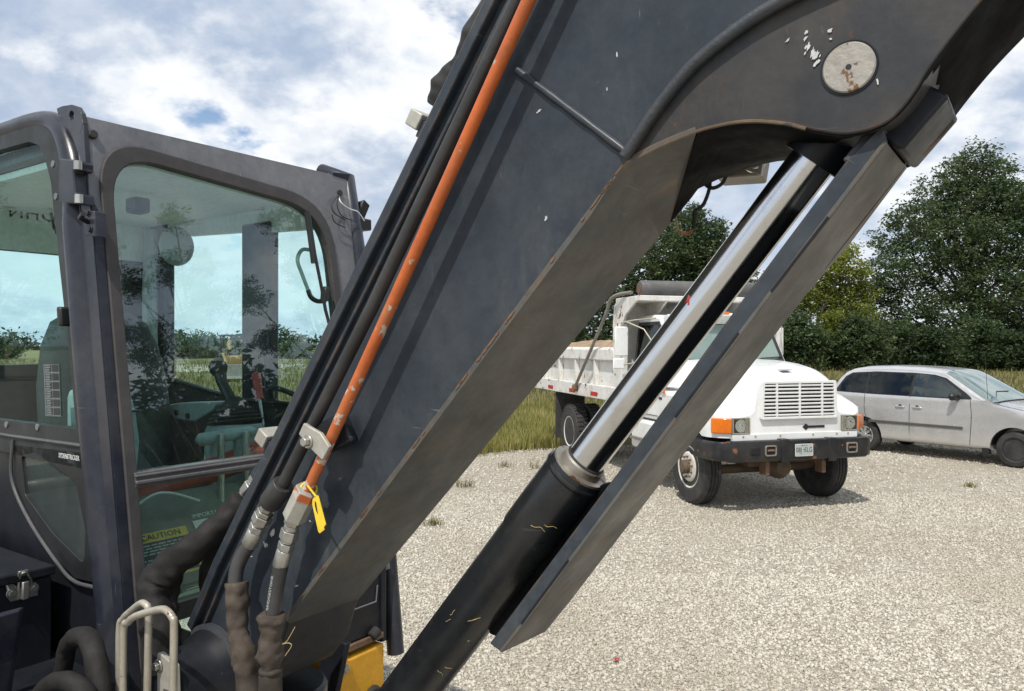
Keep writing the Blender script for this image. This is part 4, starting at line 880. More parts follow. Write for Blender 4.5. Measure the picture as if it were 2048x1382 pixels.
# ---- boom
def boom():
    Y0, Y1 = .09, .39
    back = [XZ(E.y(395, 1240, Y0)), XZ(E.y(444, 1120, Y0)), XZ(E.y(992, 0, Y0)), (1.40, 3.235), (1.80, 3.50), (2.35, 3.60), (3.0, 3.62)]
    curve = spline([V3((*XZ(E.y(a, b, Y0)), 0)) for a, b in [(1254, 321), (1330, 210), (1400, 130), (1500, 52), (1590, 0), (1700, -52)]], 6); curve = [(p.x, p.y) for p in curve]
    straight = [XZ(E.y(572, 1237, Y0)), XZ(E.y(1255, 321, Y0))]
    arch = spline([V3((*XZ(E.y(a, b, Y0)), 0)) for a, b in [(1255, 321), (1290, 302), (1330, 283), (1400, 256), (1480, 240), (1560, 243), (1620, 257), (1690, 265), (1760, 247), (1800, 215), (1832, 172), (1852, 138), (1900, 72), (1960, -2), (2040, -90)]], 5)
    arch = [(p.x, p.y) for p in arch]; fin = [arch[-1], (2.35, 2.98), (3.0, 3.10)]
    foot = [(.235, 1.325), (.33, 1.315), (.40, 1.355), (.455, 1.42)]
    body = back + list(reversed(fin)) + list(reversed(arch[:-1])) + [straight[0]] + list(reversed(foot)) + [(.13, 1.36)]
    sA, sB = Vector(straight[0]), Vector(straight[1])
    def taper(x): return .055 * min(max((sB.x - x) / (sB.x - sA.x), 0), 1.15)
    B = yprism(body, Y0 + .012, Y1 - .002).xf(lambda p: Vector((p.x, p.y - (taper(p.x) if p.y > .2 else 0), p.z))).build('boom', 'cast_paint', EX, bevel=.003)
    end = curve[-1]
    side = back[:3] + [(1.40, 3.235), (1.80, 3.50), (2.35, 3.60), (2.36, 3.05), end] + list(reversed(curve[:-1])) + [straight[0], (.455, 1.42), (.40, 1.355), (.33, 1.315), (.235, 1.325), (.13, 1.36)]
    yprism(side, Y0, Y0 + .011).build('side_plate', 'charcoal_paint', B, bevel=.0035)
    MB().tube([(x - .006, Y0 + .001, z + .008) for x, z in curve], .0105, 10).build('weld_bead', 'weld_paint', B, ang=60)
    a, b = E.y(1034, 140, Y0), E.y(1250, 303, Y0); MB().tube([a + (b - a) * t + Vector((0, -.001, 0)) for t in np.linspace(0, 1, 12)], [.0075 + .0008 * math.sin(k * 2.1) for k in range(12)], 10).build('weld_bead', 'charcoal_paint', B, ang=60)
    # belly plates: dust and ground bounce on the straight part, painted shade round the arch
    def strip(pl, name, mat, y0, y1, t0=-.008, t1=.004, sk=0.0):
        P = [Vector(p) for p in pl]; n = len(P); I = []; O = []
        for i in range(n):
            t = (P[min(i + 1, n - 1)] - P[max(i - 1, 0)]).normalized(); nr = Vector((t.y, -t.x)); I.append(P[i] + nr * t0); O.append(P[i] + nr * t1)
        m = MB(); m.loft([[(I[i].x, y0, I[i].y), (O[i].x, y0, O[i].y), (O[i].x, y1, O[i].y), (I[i].x, y1, I[i].y)] for i in range(n)]); return m.build(name, mat, B, bevel=.0015)
    s0, s1 = Vector(straight[0]), Vector(straight[1])
    lo = [tuple(s0.lerp(s1, t)) for t in np.linspace(-.09, 1, 8)]
    allp = [Vector(p) for p in arch + fin[1:]]; cum = [0]
    for a_, b_ in zip(allp, allp[1:]): cum.append(cum[-1] + (b_ - a_).length)
    def at(s):
        if s < 0: return s1 + (s0 - s1).normalized() * -s
        return Vector((float(np.interp(s, cum, [p.x for p in allp])), float(np.interp(s, cum, [p.y for p in allp]))))
    LB = -(s1 - s0).length; ef = E.y(652, 1274, Y1 - .05); LF = -(s1 - Vector((ef.x, ef.z))).dot((s1 - s0).normalized())
    def strip2(name, mat, a0, a1, b0, b1, n, ynear=Y0 + .0095):
        m = MB(); rg = []
        for k in range(n + 1):
            t = k / n; rw = []
            for s, y in ((a0 + (a1 - a0) * t, Y0 - .003 if a0 + (a1 - a0) * t < 0 else ynear), (b0 + (b1 - b0) * t, Y1 + .003)):
                p = at(s); y = y - (taper(p.x) if y > .2 else 0); tt = (at(s + .004) - at(max(s - .004, 0))).normalized(); nr = Vector((tt.y, -tt.x)); rw.append((p - nr * .008, p + nr * .003, y))
            (i0, o0, y0), (i1, o1, y1) = rw; rg.append([(i0.x, y0, i0.y), (o0.x, y0, o0.y), (o1.x, y1, o1.y), (i1.x, y1, i1.y)])
        return m.loft(rg).build(name, mat, B, ang=60)
    strip2('belly_plate', 'dust_bounce_underside', LB, -.004, LF, -.12, 12); strip2('belly_plate', 'dust_bounce_underside', -.004, .125, -.12, -.085, 14)
    strip2('arch_plate', 'shade_black', .125, cum[-1], -.085, cum[-1], 80, Y0 + .0145)
    MB().tube([(p.x, Y0 + .0115, p.y) for p in allp[1:30]], .0032, 6).build('worn_edge', 'rust_edge', B)
    MB().tube([(p.x, Y1 + .004, p.y) for p in allp[22:]], .0035, 6).build('far_lip', 'weld_paint', B)
    # top plate with overhanging edge, and the raised rib beside it
    bk = [Vector(p) for p in back]; d = (bk[2] - bk[1]).normalized(); nr = Vector((-d.y, d.x))
    pl = [bk[0] - d * .02, bk[1], bk[2], bk[3], bk[4], bk[5], bk[6]]
    def off(P, k): 
        out = []
        for i in range(len(P)):
            t = (P[min(i + 1, len(P) - 1)] - P[max(i - 1, 0)]).normalized(); out.append(P[i] + Vector((-t.y, t.x)) * k)
        return out
    up = off(pl, .010); lo_ = off(pl, -.015)
    MB().loft([[(lo_[i].x, Y0 - .020, lo_[i].y), (up[i].x, Y0 - .020, up[i].y), (up[i].x, Y1 + .012, up[i].y), (lo_[i].x, Y1 + .012, lo_[i].y)] for i in range(len(pl))]).build('top_plate', 'charcoal_paint', B, bevel=.003)
    u2 = off(pl, -.034); l2 = off(pl, -.044)
    MB().loft([[(l2[i].x, Y0 - .012, l2[i].y), (u2[i].x, Y0 - .012, u2[i].y), (u2[i].x, Y0 + .002, u2[i].y), (l2[i].x, Y0 + .002, l2[i].y)] for i in range(4)]).build('edge_rib', 'charcoal_paint', B, bevel=.003)
    # pin and paint marks
    pc = E.y(1695, 131, Y0); r = .0372
    pn = MB().lathe((pc.x, Y0 + .002, pc.z), (0, 1, 0), [(.005, 0), (.005, r - .002), (.007, r), (.30, r)], 48).build('boom_pin', 'pin_face', B, ang=30)
    MB().lathe((pc.x, Y0 + .002, pc.z), (0, 1, 0), [(.0085, r), (.008, r + .003), (.012, r + .0035)], 48).build('pin_bush', 'body_black', B)
    MB().cyl((pc.x, Y0 + .0065, pc.z), (pc.x, Y0 + .009, pc.z), .0042, seg=16).build('grease_hole', 'ink', pn)
    sm = MB()
    def fleck(px, py, w, h, ang, y=Y0 + .0105, n=9):
        c0 = E.y(px, py, y)
        for sub in range(3 if w > .0025 or h > .0025 else 1):
            c = c0 + (Vector((rng.normal() * w * .45, 0, rng.normal() * max(h, w * .4) * .5)) if sub else Vector((0, 0, 0))); f = 1 if not sub else rng.uniform(.25, .6); pts = []; n = 16
            y = y - .0001
            for k in range(n):
                t = 2 * math.pi * k / n; q = f * (1 + .9 * (rng.random() - .5) * (.4 + .6 * abs(math.cos(t)))); x_, z_ = w * math.cos(t) * q, h * math.sin(t) * q
                pts.append((c.x + x_ * math.cos(ang) - z_ * math.sin(ang), c.z + x_ * math.sin(ang) + z_ * math.cos(ang)))
            sm.prism(pts, lambda p: (p[0], y - .0004, p[1]), lambda p: (p[0], y + .0008, p[1]))
    for x_, y_, w, h, a_ in [(1576, 80, .0035, .0015, .7), (1612, 65, .0030, .0018, 1), (1611, 77, .0040, .0016, .9), (1617, 93, .0055, .0022, 1.2), (1625, 106, .0075, .0025, 1.25), (1632, 112, .0070, .0028, 1.1), (1634, 125, .0055, .0025, .9), (1660, 61, .0034, .0026, .5), (1661, 78, .002, .0014, 0), (1755, 163, .0012, .0045, .1)]: fleck(x_, y_, w, h, a_)
    for x_, y_, w, h, a_ in [(1234, 109, .0012, .0045, .15), (1214, 178, .0008, .003, 0), (1078, 222, .005, .0018, .5), (1092, 437, .002, .0045, -.5), (545, 1066, .010, .006, .9), (530, 1090, .007, .004, -.8), (503, 1113, .003, .0012, .3), (535, 1240, .006, .0045, .5), (620, 1042, .0025, .001, -.6), (540, 1178, .001, .004, 0), (594, 1172, .006, .001, .5)]: fleck(x_, y_, w, h, a_, Y0 - .0004)
    sm.build('paint_marks', 'paint_smear', B)['kind'] = 'stuff'
    rt = MB(); sm = rt
    for k in range(26):
        t = rng.random(); p = s0.lerp(s1, .05 + .95 * t); y = Y0 - .0046; n_ = 8; w, h = rng.uniform(.004, .016), rng.uniform(.0012, .003); a_ = math.atan2((s1 - s0).y, (s1 - s0).x); pts = []
        for q_ in range(n_):
            tt = 2 * math.pi * q_ / n_; qq = 1 + .5 * (rng.random() - .5); pts.append((p.x + w * math.cos(tt) * qq * math.cos(a_) - h * math.sin(tt) * qq * math.sin(a_), p.y + w * math.cos(tt) * qq * math.sin(a_) + h * math.sin(tt) * qq * math.cos(a_)))
        rt.prism(pts, lambda q: (q[0], y, q[1]), lambda q: (q[0], y + .002, q[1]))
    rt.build('rust_flakes', 'rust_steel', B)['kind'] = 'stuff'
    # boom foot boss with pin retainer and the two hose guard hoops
    ft = MB(); c = Vector((.215, 0, 1.345))
    ft.lathe((c.x, -.055, c.z), (0, 1, 0), [(0, 0), (0, .088), (.006, .094), (.075, .094), (.10, .105), (.145, .125), (.15, 0)], 44)
    fo = ft.build('foot_boss', 'body_black', B, ang=30)
    MB().lathe((c.x, .068, c.z), (0, 1, 0), [(0, .112), (.006, .128), (.02, .128), (.026, .1)], 44).build('weld_bead', 'weld_paint', fo, ang=60)
    MB().lathe((c.x, -.062, c.z - .045), (0, 1, 0), [(0, 0), (0, .042), (.01, .044), (.05, .044)], 32).build('foot_pin', 'rust_steel', fo, ang=30)
    pr = MB(); q = E.y(328, 1333, -.08)
    pr.prism(round_poly([(q.x - .03, q.z - .10), (q.x - .03, q.z + .03), (q.x + .045, q.z + .012), (q.x + .052, q.z - .10), (q.x + .035, q.z - .10), (q.x + .03, q.z - .055), (q.x - .005, q.z - .055), (q.x - .012, q.z - .10)], .010, 4), lambda p: (p[0], -.08, p[1]), lambda p: (p[0], -.066, p[1]))
    po = pr.build('pin_retainer', 'zinc_plate', fo, bevel=.002)
    bolt('bolt', E.y(318, 1331, -.081), (0, -1, 0), .011, .014, po, 'zinc')
    return B
BOOM = boom()
def boom_fittings():
    B = BOOM; Y0 = .09
    for pts, yy in (([(238, 1400), (239, 1262), (246, 1238), (262, 1222), (281, 1207), (291, 1209), (297, 1220), (297, 1260), (294, 1400)], -.11), ([(246, 1400), (247, 1262), (256, 1245), (272, 1232), (318, 1219), (334, 1222), (345, 1236), (348, 1256), (346, 1400)], -.14)):
        MB().tube(spline([E.y(a, b, yy) for a, b in pts], 6), .0085, 12).build('hose_guard', 'rail_steel', B, ang=60)
    # hard lines along the side plate
    yo = .03
    P = [E.y(613, 985, yo), E.y(784, 609, yo), E.y(1026, 70, yo)]; d = (P[2] - P[0]).normalized()
    top = P[2] + d * .55
    MB().tube([P[0], P[1]], .0126, 16).build('hydraulic_line', 'orange_chipped', B, ang=60, label='orange hydraulic line with flaking paint at its lower end')
    MB().tube([P[1], P[2], top, top + Vector((.25, 0, .22)), top + Vector((.8, 0, .3))], .0126, 16).build('hydraulic_line', 'orange_paint', B, ang=60, label='orange painted upper run of the hydraulic line')
    yb = .05
    Q = [E.y(567, 968, yb), E.y(747, 609, yb), E.y(1002, 70, yb)]; d2 = (Q[2] - Q[0]).normalized()
    MB().tube([Q[0], Q[1], Q[2], Q[2] + d2 * .5, Q[2] + d2 * .5 + Vector((.3, 0, .25))], .0145, 16).build('hydraulic_line', 'hose_rubber', B, ang=60, label='charcoal hydraulic line beside the orange one')
    # couplings: charcoal line
    def chain(start, end, segs, parent, name='fitting'):
        a, b = V3(start), V3(end); d = (b - a).normalized(); L_ = (b - a).length; at = 0
        for frac, r, sides, mat in segs:
            p0 = a + d * L_ * at; at += frac; p1 = a + d * L_ * min(at, 1.0)
            m = MB(); h = (p1 - p0).length
            if sides == 6: m.cyl(p0 + d * .0006, p1 - d * .0006, r, seg=6, ang0=.3)
            else: m.lathe(p0, d, [(0, 0), (0, r * .9), (h * .12, r), (h * .88, r), (h, r * .9), (h, 0)], 20)
            m.build(name, mat, parent, bevel=.0012, ang=40)
    chain(Q[0], E.y(538, 1008, yb), [(1.0, .027, 20, 'hose_rubber')], B, 'coupling')
    chain(E.y(539, 1007, yb), E.y(498, 1090, yb), [(.16, .017, 6, 'zinc'), (.10, .021, 6, 'zinc'), (.18, .024, 6, 'zinc'), (.06, .016, 20, 'zinc'), (.14, .021, 6, 'zinc'), (.36, .020, 20, 'zinc')], B)
    hz = spline([E.y(500, 1087, yb), E.y(484, 1112, .04), E.y(473, 1140, .03), E.y(470, 1172, .022), E.y(473, 1192, .018)], 6)
    MB().tube(hz, .0175, 14).build('hose', 'hose_rubber', B, ang=60)
    # couplings: orange line
    yy = yo
    chain(P[0] + d * .01, E.y(588, 1036, yy), [(1.0, .028, 6, 'zinc_plate')], B, 'union_nut')
    MB().cyl(P[0] + d * .006, P[0] - d * .012, .0285, .0287, 6, .3).build('nut_overspray', 'orange_chipped', B)
    chain(E.y(588, 1036, yy), E.y(560, 1133, yy), [(.13, .020, 6, 'zinc'), (.10, .017, 20, 'zinc'), (.20, .0215, 6, 'zinc'), (.06, .015, 20, 'zinc'), (.15, .019, 6, 'zinc'), (.36, .0185, 20, 'zinc')], B)
    hz2 = spline([E.y(562, 1130, yy), E.y(556, 1160, .028), E.y(549, 1200, .025), E.y(545, 1242, .02), E.y(544, 1256, .018)], 6)
    hh = MB().tube(hz2, .0175, 14).build('hose', 'hose_rubber', B, ang=60)
    text_mb('BRIDGESTONE', .0125, lambda v: (lambda c, u: c + u * v.x - Vector((.004, 0, .001)) * v.y / .004 * .9 + Vector((0, -.0185 - v.z, 0)))(E.y(553, 1182, .027), (E.y(556, 1160, .028) - E.y(549, 1205, .025)).normalized()), .0008).build('hose_print', 'label_grey', hh)
    # cloth sleeves with creases and ties
    def sleeve(path, rads, mat, name, seed, parent, seg=22, sub=7, cr=.16):
        P_ = spline(path, sub); n = len(P_); rr = np.interp(np.linspace(0, 1, n), np.linspace(0, 1, len(rads)), rads); g = np.random.default_rng(seed); m = MB(); rings = []
        ph = g.uniform(0, 6.28, 8)
        T = [(P_[min(i + 1, n - 1)] - P_[max(i - 1, 0)]).normalized() for i in range(n)]; a = Vector((0, 1, 0)); a = (a - T[0] * a.dot(T[0])).normalized()
        for i in range(n):
            a = (a - T[i] * a.dot(T[i])).normalized(); b = T[i].cross(a); ring = []
            for k in range(seg):
                q = 2 * math.pi * k / seg
                w = 1 + cr * (.5 * math.sin(3 * q + ph[0] + i * .33) * math.sin(i * .55 + ph[1]) + .4 * math.sin(5 * q + ph[2] - i * .5) * math.cos(i * .8 + ph[3]) + .35 * math.sin(i * 1.25 + ph[4] + 1.2 * math.sin(q + ph[5])))
                ring.append(P_[i] + (a * math.cos(q) + b * math.sin(q)) * rr[i] * w)
            rings.append(ring)
        m.loft(rings); return m.build(name, mat, parent, ang=75)
    s1 = sleeve([E.y(a, b, c) for a, b, c in [(473, 1165, .02), (474, 1210, .015), (476, 1262, .01), (486, 1300, .0), (494, 1345, .0), (505, 1425, .0)]], [.026, .027, .024, .023, .030, .026, .029], 'canvas_brown', 'hose_sleeve', 3, B, cr=.20)
    s2 = sleeve([E.y(a, b, c) for a, b, c in [(545, 1228, .02), (543, 1258, .018), (540, 1300, .013), (541, 1342, .01), (541, 1430, .01)]], [.030, .030, .024, .026, .032, .021, .027, .030], 'canvas_brown', 'hose_sleeve', 8, B, cr=.20)
    q = E.y(541, 1341, .01); MB().lathe(q + Vector((0, 0, -.006)), (0, 0, 1), [(0, .022), (.003, .0262), (.009, .0262), (.012, .022)], 24).build('sleeve_tie', 'canvas_brown', s2, ang=60)
    MB().tube(spline([E.y(a, b, .0) for a, b in [(590, 1254, ), (574, 1282), (565, 1288), (577, 1286), (583, 1292), (570, 1312)]], 4), .0009, 5).build('frayed_thread', 'straw', s2)
    # dark sleeve bundle from the far line to the cab front
    s3 = sleeve([E.y(a, b, c) for a, b, c in [(488, 1000, .15), (455, 1038, .12), (400, 1085, .07), (345, 1127, .03), (314, 1166, .0), (306, 1205, -.02), (316, 1262, -.03), (322, 1340, -.03)]], [.034, .036, .038, .040, .044, .040, .042, .045], 'canvas_dark', 'hose_sleeve', 5, B, cr=.15)
    sleeve([E.y(a, b, c) for a, b, c in [(350, 1135, .05), (334, 1180, .03), (330, 1230, .01), (340, 1290, .0), (345, 1345, .0)]], [.026, .03, .032, .03, .034], 'canvas_dark', 'hose_sleeve', 15, B, cr=.18)
    s4 = sleeve([E.y(a, b, c) for a, b, c in [(455, 1075, .16), (430, 1120, .14), (421, 1165, .13), (436, 1205, .14)]], [.03, .032, .03, .03], 'canvas_dark', 'hose_sleeve', 6, B)
    chain(E.y(517, 952, .18), E.y(483, 1000, .17), [(.22, .020, 6, 'zinc'), (.12, .014, 20, 'zinc'), (.36, .022, 6, 'zinc'), (.15, .018, 20, 'zinc'), (.15, .016, 6, 'zinc')], B)
    MB().tube([E.y(545, 915, .19), E.y(517, 955, .18)], .024, 16).build('coupling', 'charcoal_paint', B, bevel=.002)
    # black hoses low on the cab corner
    sleeve([E.y(a, b, c) for a, b, c in [(118, 1400, -.12), (128, 1330, -.12), (136, 1292, -.12), (155, 1272, -.13), (178, 1280, -.14), (192, 1320, -.15), (206, 1410, -.16)]], [.022, .022, .023, .023, .025, .026, .027], 'canvas_dark', 'hose_sleeve', 11, B, cr=.08)
    sleeve([E.y(a, b, c) for a, b, c in [(60, 1420, -.2), (95, 1372, -.2), (135, 1362, -.2), (170, 1385, -.2), (185, 1430, -.2)]], [.022, .022, .023, .023, .023], 'canvas_dark', 'hose_sleeve', 12, B, cr=.08)
    # clamp plate over the two lines
    yc = .004; cp = ypx([(607, 846), (617, 853), (640, 866), (658, 894), (644, 921), (620, 897), (597, 868)], yc)
    cl = yprism(cp, yc, yc + .010).build('line_clamp', 'zinc_plate', B, bevel=.002)
    q = E.y(617, 883, yc); bolt('bolt', q, (0, -1, 0), .0105, .016, cl, 'zinc')
    MB().obox(E.y(668, 868, .06), (.05, 0, .02), (0, .012, 0), (-.02, 0, .03)).build('clamp_base', 'body_black', cl, bevel=.006)
    # clamps for the far lines, standing proud of the top plate
    for (c0, yy) in (((545, 880), .15), ((851, 248), .20)):
        q = E.y(*c0, yy); n_ = Vector((-d.z, 0, d.x)); t_ = Vector((d.x, 0, d.z))
        k_ = MB().obox(q + n_ * .012, n_ * .020, (0, .030, 0), t_ * .019).build('top_clamp', 'zinc_plate', B, bevel=.003)
        MB().obox(q - n_ * .020 - t_ * .012, n_ * .014, (0, .022, 0), t_ * .020).build('clamp_foot', 'charcoal_paint', k_, bevel=.002)
    # rubber hose cover along the top of the boom
    sleeve([E.y(a, b, .22) for a, b in [(878, 216), (895, 180), (918, 145), (930, 118), (952, 70), (985, 5), (1010, -60)]], [.030, .040, .033, .024, .032, .022, .024], 'black_rubber', 'hose_cover', 21, B, cr=.10)
    MB().obox(E.y(920, 135, .2), (.006, 0, .006), (0, .02, 0), (-.006, 0, .008)).build('cover_clip', 'black_plastic', B)
boom_fittings()
def cylinder():
    yc = .22
    C1, C0, C2 = E.y(1612, 340, yc), E.y(1160, 935, yc), E.y(845, 1382, yc)
    d = (C1 - C0).normalized(); C2 = C0 - d * (C2 - C0).length
    pin = E.y(1695, 131, .09); 
    top = C1 + d * .12
    base = C2 - d * .28
    bl = MB().lathe(base, d, [(0, 0), (0, .057), (.02, .0605), ((C0 - base).length - .20, .0605), ((C0 - base).length - .19, .0635), ((C0 - base).length - .012, .0635), ((C0 - base).length, .061), ((C0 - base).length, 0)], 48).build('boom_cylinder', 'cylinder_black', EX, ang=30)
    MB().lathe(C0 - d * .022, d, [(0, .0637), (.004, .066), (.008, .066), (.012, .0637)], 48).build('barrel_ring', 'cylinder_black', bl, ang=40)
    MB().lathe(C0, d, [(0, .060), (.004, .059), (.0045, .046), (.018, .045), (.022, .040), (.022, 0)], 48).build('gland', 'gland_steel', bl, ang=30)
    MB().lathe(C0 + d * .02, d, [(0, .0405), (.003, .0415), (.005, .039)], 40).build('wiper_seal', 'black_rubber', bl)
    MB().lathe(C0, d, [(0, 0), (0, .038), ((top - C0).length, .038), ((top - C0).length, 0)], 64).build('rod', 'chrome', bl, ang=30)
    MB().lathe(C1 + d * .015, d, [(0, .0385), (.0, .05), (.10, .055), (.12, .05), (.12, 0)], 40).build('rod_eye', 'body_black', bl, ang=40)
    MB().cyl(base - d * .03 + Vector((0, -.12, 0)), base - d * .03 + Vector((0, .12, 0)), .06, seg=32).build('cylinder_base', 'body_black', bl, bevel=.006)
    # straw and scuffs on the barrel
    st = MB(); ax = d; u = Vector((0, 1, 0)); u = (u - ax * u.dot(ax)).normalized(); w = ax.cross(u)
    for (px, py, ln, an) in [(905, 1225, .020, .2), (896, 1240, .016, .35), (946, 1245, .030, .55), (880, 1365, .02, 1.9), (900, 1368, .018, 1.6), (1075, 1058, .03, 1.35), (1100, 1064, .026, 1.55), (940, 1310, .004, .4)]:
        q = E.y(px, py, yc - .061); rel = q - C0; al = rel.dot(ax); dr = (rel - ax * al).normalized(); s_ = C0 + ax * al + dr * (.0615 if al < -.19 else .0645); tg = ax * math.cos(an) + ax.cross(dr) * math.sin(an); sd = dr.cross(tg)
        st.tube(spline([s_ - tg * ln * .5, s_ - tg * ln * .2 + dr * .0012 + sd * rng.normal() * ln * .08, s_ + tg * ln * .15 + dr * .0008 + sd * rng.normal() * ln * .12, s_ + tg * ln * .5 + sd * rng.normal() * ln * .1], 3), [.0003 + .0003 * rng.random() for _ in range(10)], 5)
    st.build('straw_bits', 'straw', bl)['kind'] = 'stuff'
    # guard: a bent plate in front of the rod
    yn, yf = .12, .30
    nf = [XZ(E.y(a, b, yn)) for a, b in [(979, 1287), (1240, 939), (1473, 615), (1692, 322), (1765, 250), (1775, 286), (1481, 671), (1298, 914), (1004, 1306)]]
    g = yprism(nf, yn, yn + .008).build('cylinder_guard', 'charcoal_paint', EX, bevel=.002)
    cor = [E.y(a, b, yn) for a, b in [(1003, 1305), (1050, 1246), (1298, 914), (1481, 671), (1560, 566), (1640, 460), (1774, 285)]]
    dd = (cor[2] - cor[1]).normalized(); nn = Vector((dd.z, 0, -dd.x)); wv = [(-.02, .0), (0, .0), (0, 0), (0, 0), (0, .002), (0, .028), (0, .012)]
    rings = []
    for p, (s_, e_) in zip(cor, wv):
        f0 = p + Vector((0, -.002, 0)) + nn * .001; f1 = Vector((p.x, yf + e_, p.z)) + dd * s_ + nn * .001
        rings.append([f0, f1, f1 - nn * .007, f0 - nn * .007])
    MB().loft(rings).build('guard_face', 'dust_bounce_underside', g, bevel=.0015)
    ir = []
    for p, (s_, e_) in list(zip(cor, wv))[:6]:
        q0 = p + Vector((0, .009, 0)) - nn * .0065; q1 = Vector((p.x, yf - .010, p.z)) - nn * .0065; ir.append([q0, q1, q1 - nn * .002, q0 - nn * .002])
    MB().loft(ir).build('guard_shade_sheet', 'shade_black', g)  # added sheet, its black paints the guard's inner shade mirrored in the rod
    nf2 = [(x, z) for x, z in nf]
    yprism(nf2, yf - .009, yf - .001).build('guard_flange', 'shade_black', g, bevel=.002)
    for a, b, c_, e_ in ((1355, 836, 1481, 668), (1546, 585, 1660, 436), (1047, 1249, 1141, 1122)):
        p, q = E.y(a - 3, b - 2, yn), E.y(c_ - 3, e_ - 2, yn); MB().tube([p + Vector((0, -.001, 0)), q + Vector((0, -.001, 0))], .0028, 6).build('guard_seam', 'body_black', g)
    yprism(ypx([(1180, 985), (1215, 965), (1262, 958), (1120, 1146), (1012, 1272), (988, 1262), (990, 1235)], .235), .215, .245).build('guard_gap_fill', 'shade_black', g, bevel=.004)  # added black plate stands in for the dark gap between barrel and guard
    # slide block and pads at the top of the guard
    a, b = E.y(1790, 305, .22), E.y(1880, 200, .24); t_ = (b - a).normalized(); n_ = Vector((t_.z, 0, -t_.x))
    MB().obox((a + b) / 2 + n_ * .004, t_ * ((b - a).length / 2), (0, .075, 0), n_ * .022).build('guard_block', 'body_black', g, bevel=.006)
    MB().obox((a + b) / 2 + n_ * .022 + t_ * .006 + Vector((0, .05, 0)), t_ * ((b - a).length / 2 * .7), (0, .012, 0), n_ * .004).build('wear_pad', 'chassis', g, bevel=.001)
    MB().obox(a - t_ * .02 - n_ * .02, t_ * .035, (0, .09, 0), n_ * .012).build('guard_hinge', 'charcoal_paint', g, bevel=.004)
cylinder()
def work_light():
    h = MB(); yy = .47
    hp = ypx([(1432, 356), (1462, 326), (1500, 300), (1531, 304), (1523, 350)], yy)
    o = h.prism(hp, lambda p: (p[0], yy, p[1]), lambda p: (p[0] - .02, yy + .10, p[1] + .002)).build('work_light', 'lamp_housing', EX, bevel=.004)
    c = E.y(1508, 324, yy - .004); 
    MB().lathe(c + Vector((0, .004, 0)), (.25, -1, -.1), [(0, .001), (0, .021), (.004, .0225), (.006, .019), (.0062, 0)], 24).build('lamp_glass', 'bright_reflector', o, ang=40)
    MB().prism([XZ(E.y(a, b, yy)) for a, b in [(1464, 330), (1470, 326), (1520, 343), (1528, 308), (1533, 306), (1525, 352)]], lambda p: (p[0], yy - .012, p[1]), lambda p: (p[0], yy + .002, p[1])).build('lamp_bezel', 'rail_steel', o)
    MB().tube(spline([E.y(a, b, yy - .02) for a, b in [(1447, 338), (1452, 350), (1443, 368), (1424, 376), (1408, 365), (1410, 350)]], 6), .0042, 8).build('lamp_cable', 'black_rubber', o)
    MB().tube(spline([E.y(a, b, yy - .02) for a, b in [(1420, 352), (1419, 375), (1412, 398), (1404, 412), (1390, 423), (1388, 445), (1386, 458)]], 6), .0042, 8).build('lamp_cable', 'black_rubber', o)
    for k in (-.0022, 0, .0022):
        MB().tube(spline([E.y(a, b, yy - .02 + k) + Vector((0, 0, k)) for a, b in [(1386, 458), (1378, 467), (1366, 466), (1356, 460)]], 5), .0016, 6).build('bare_wire', 'copper', o)
    MB().tube(spline([E.y(a, b, yy - .02) for a, b in [(1356, 461), (1352, 440), (1348, 425), (1350, 405)]], 5), .0035, 8).build('lamp_cable', 'straw', o)
work_light()
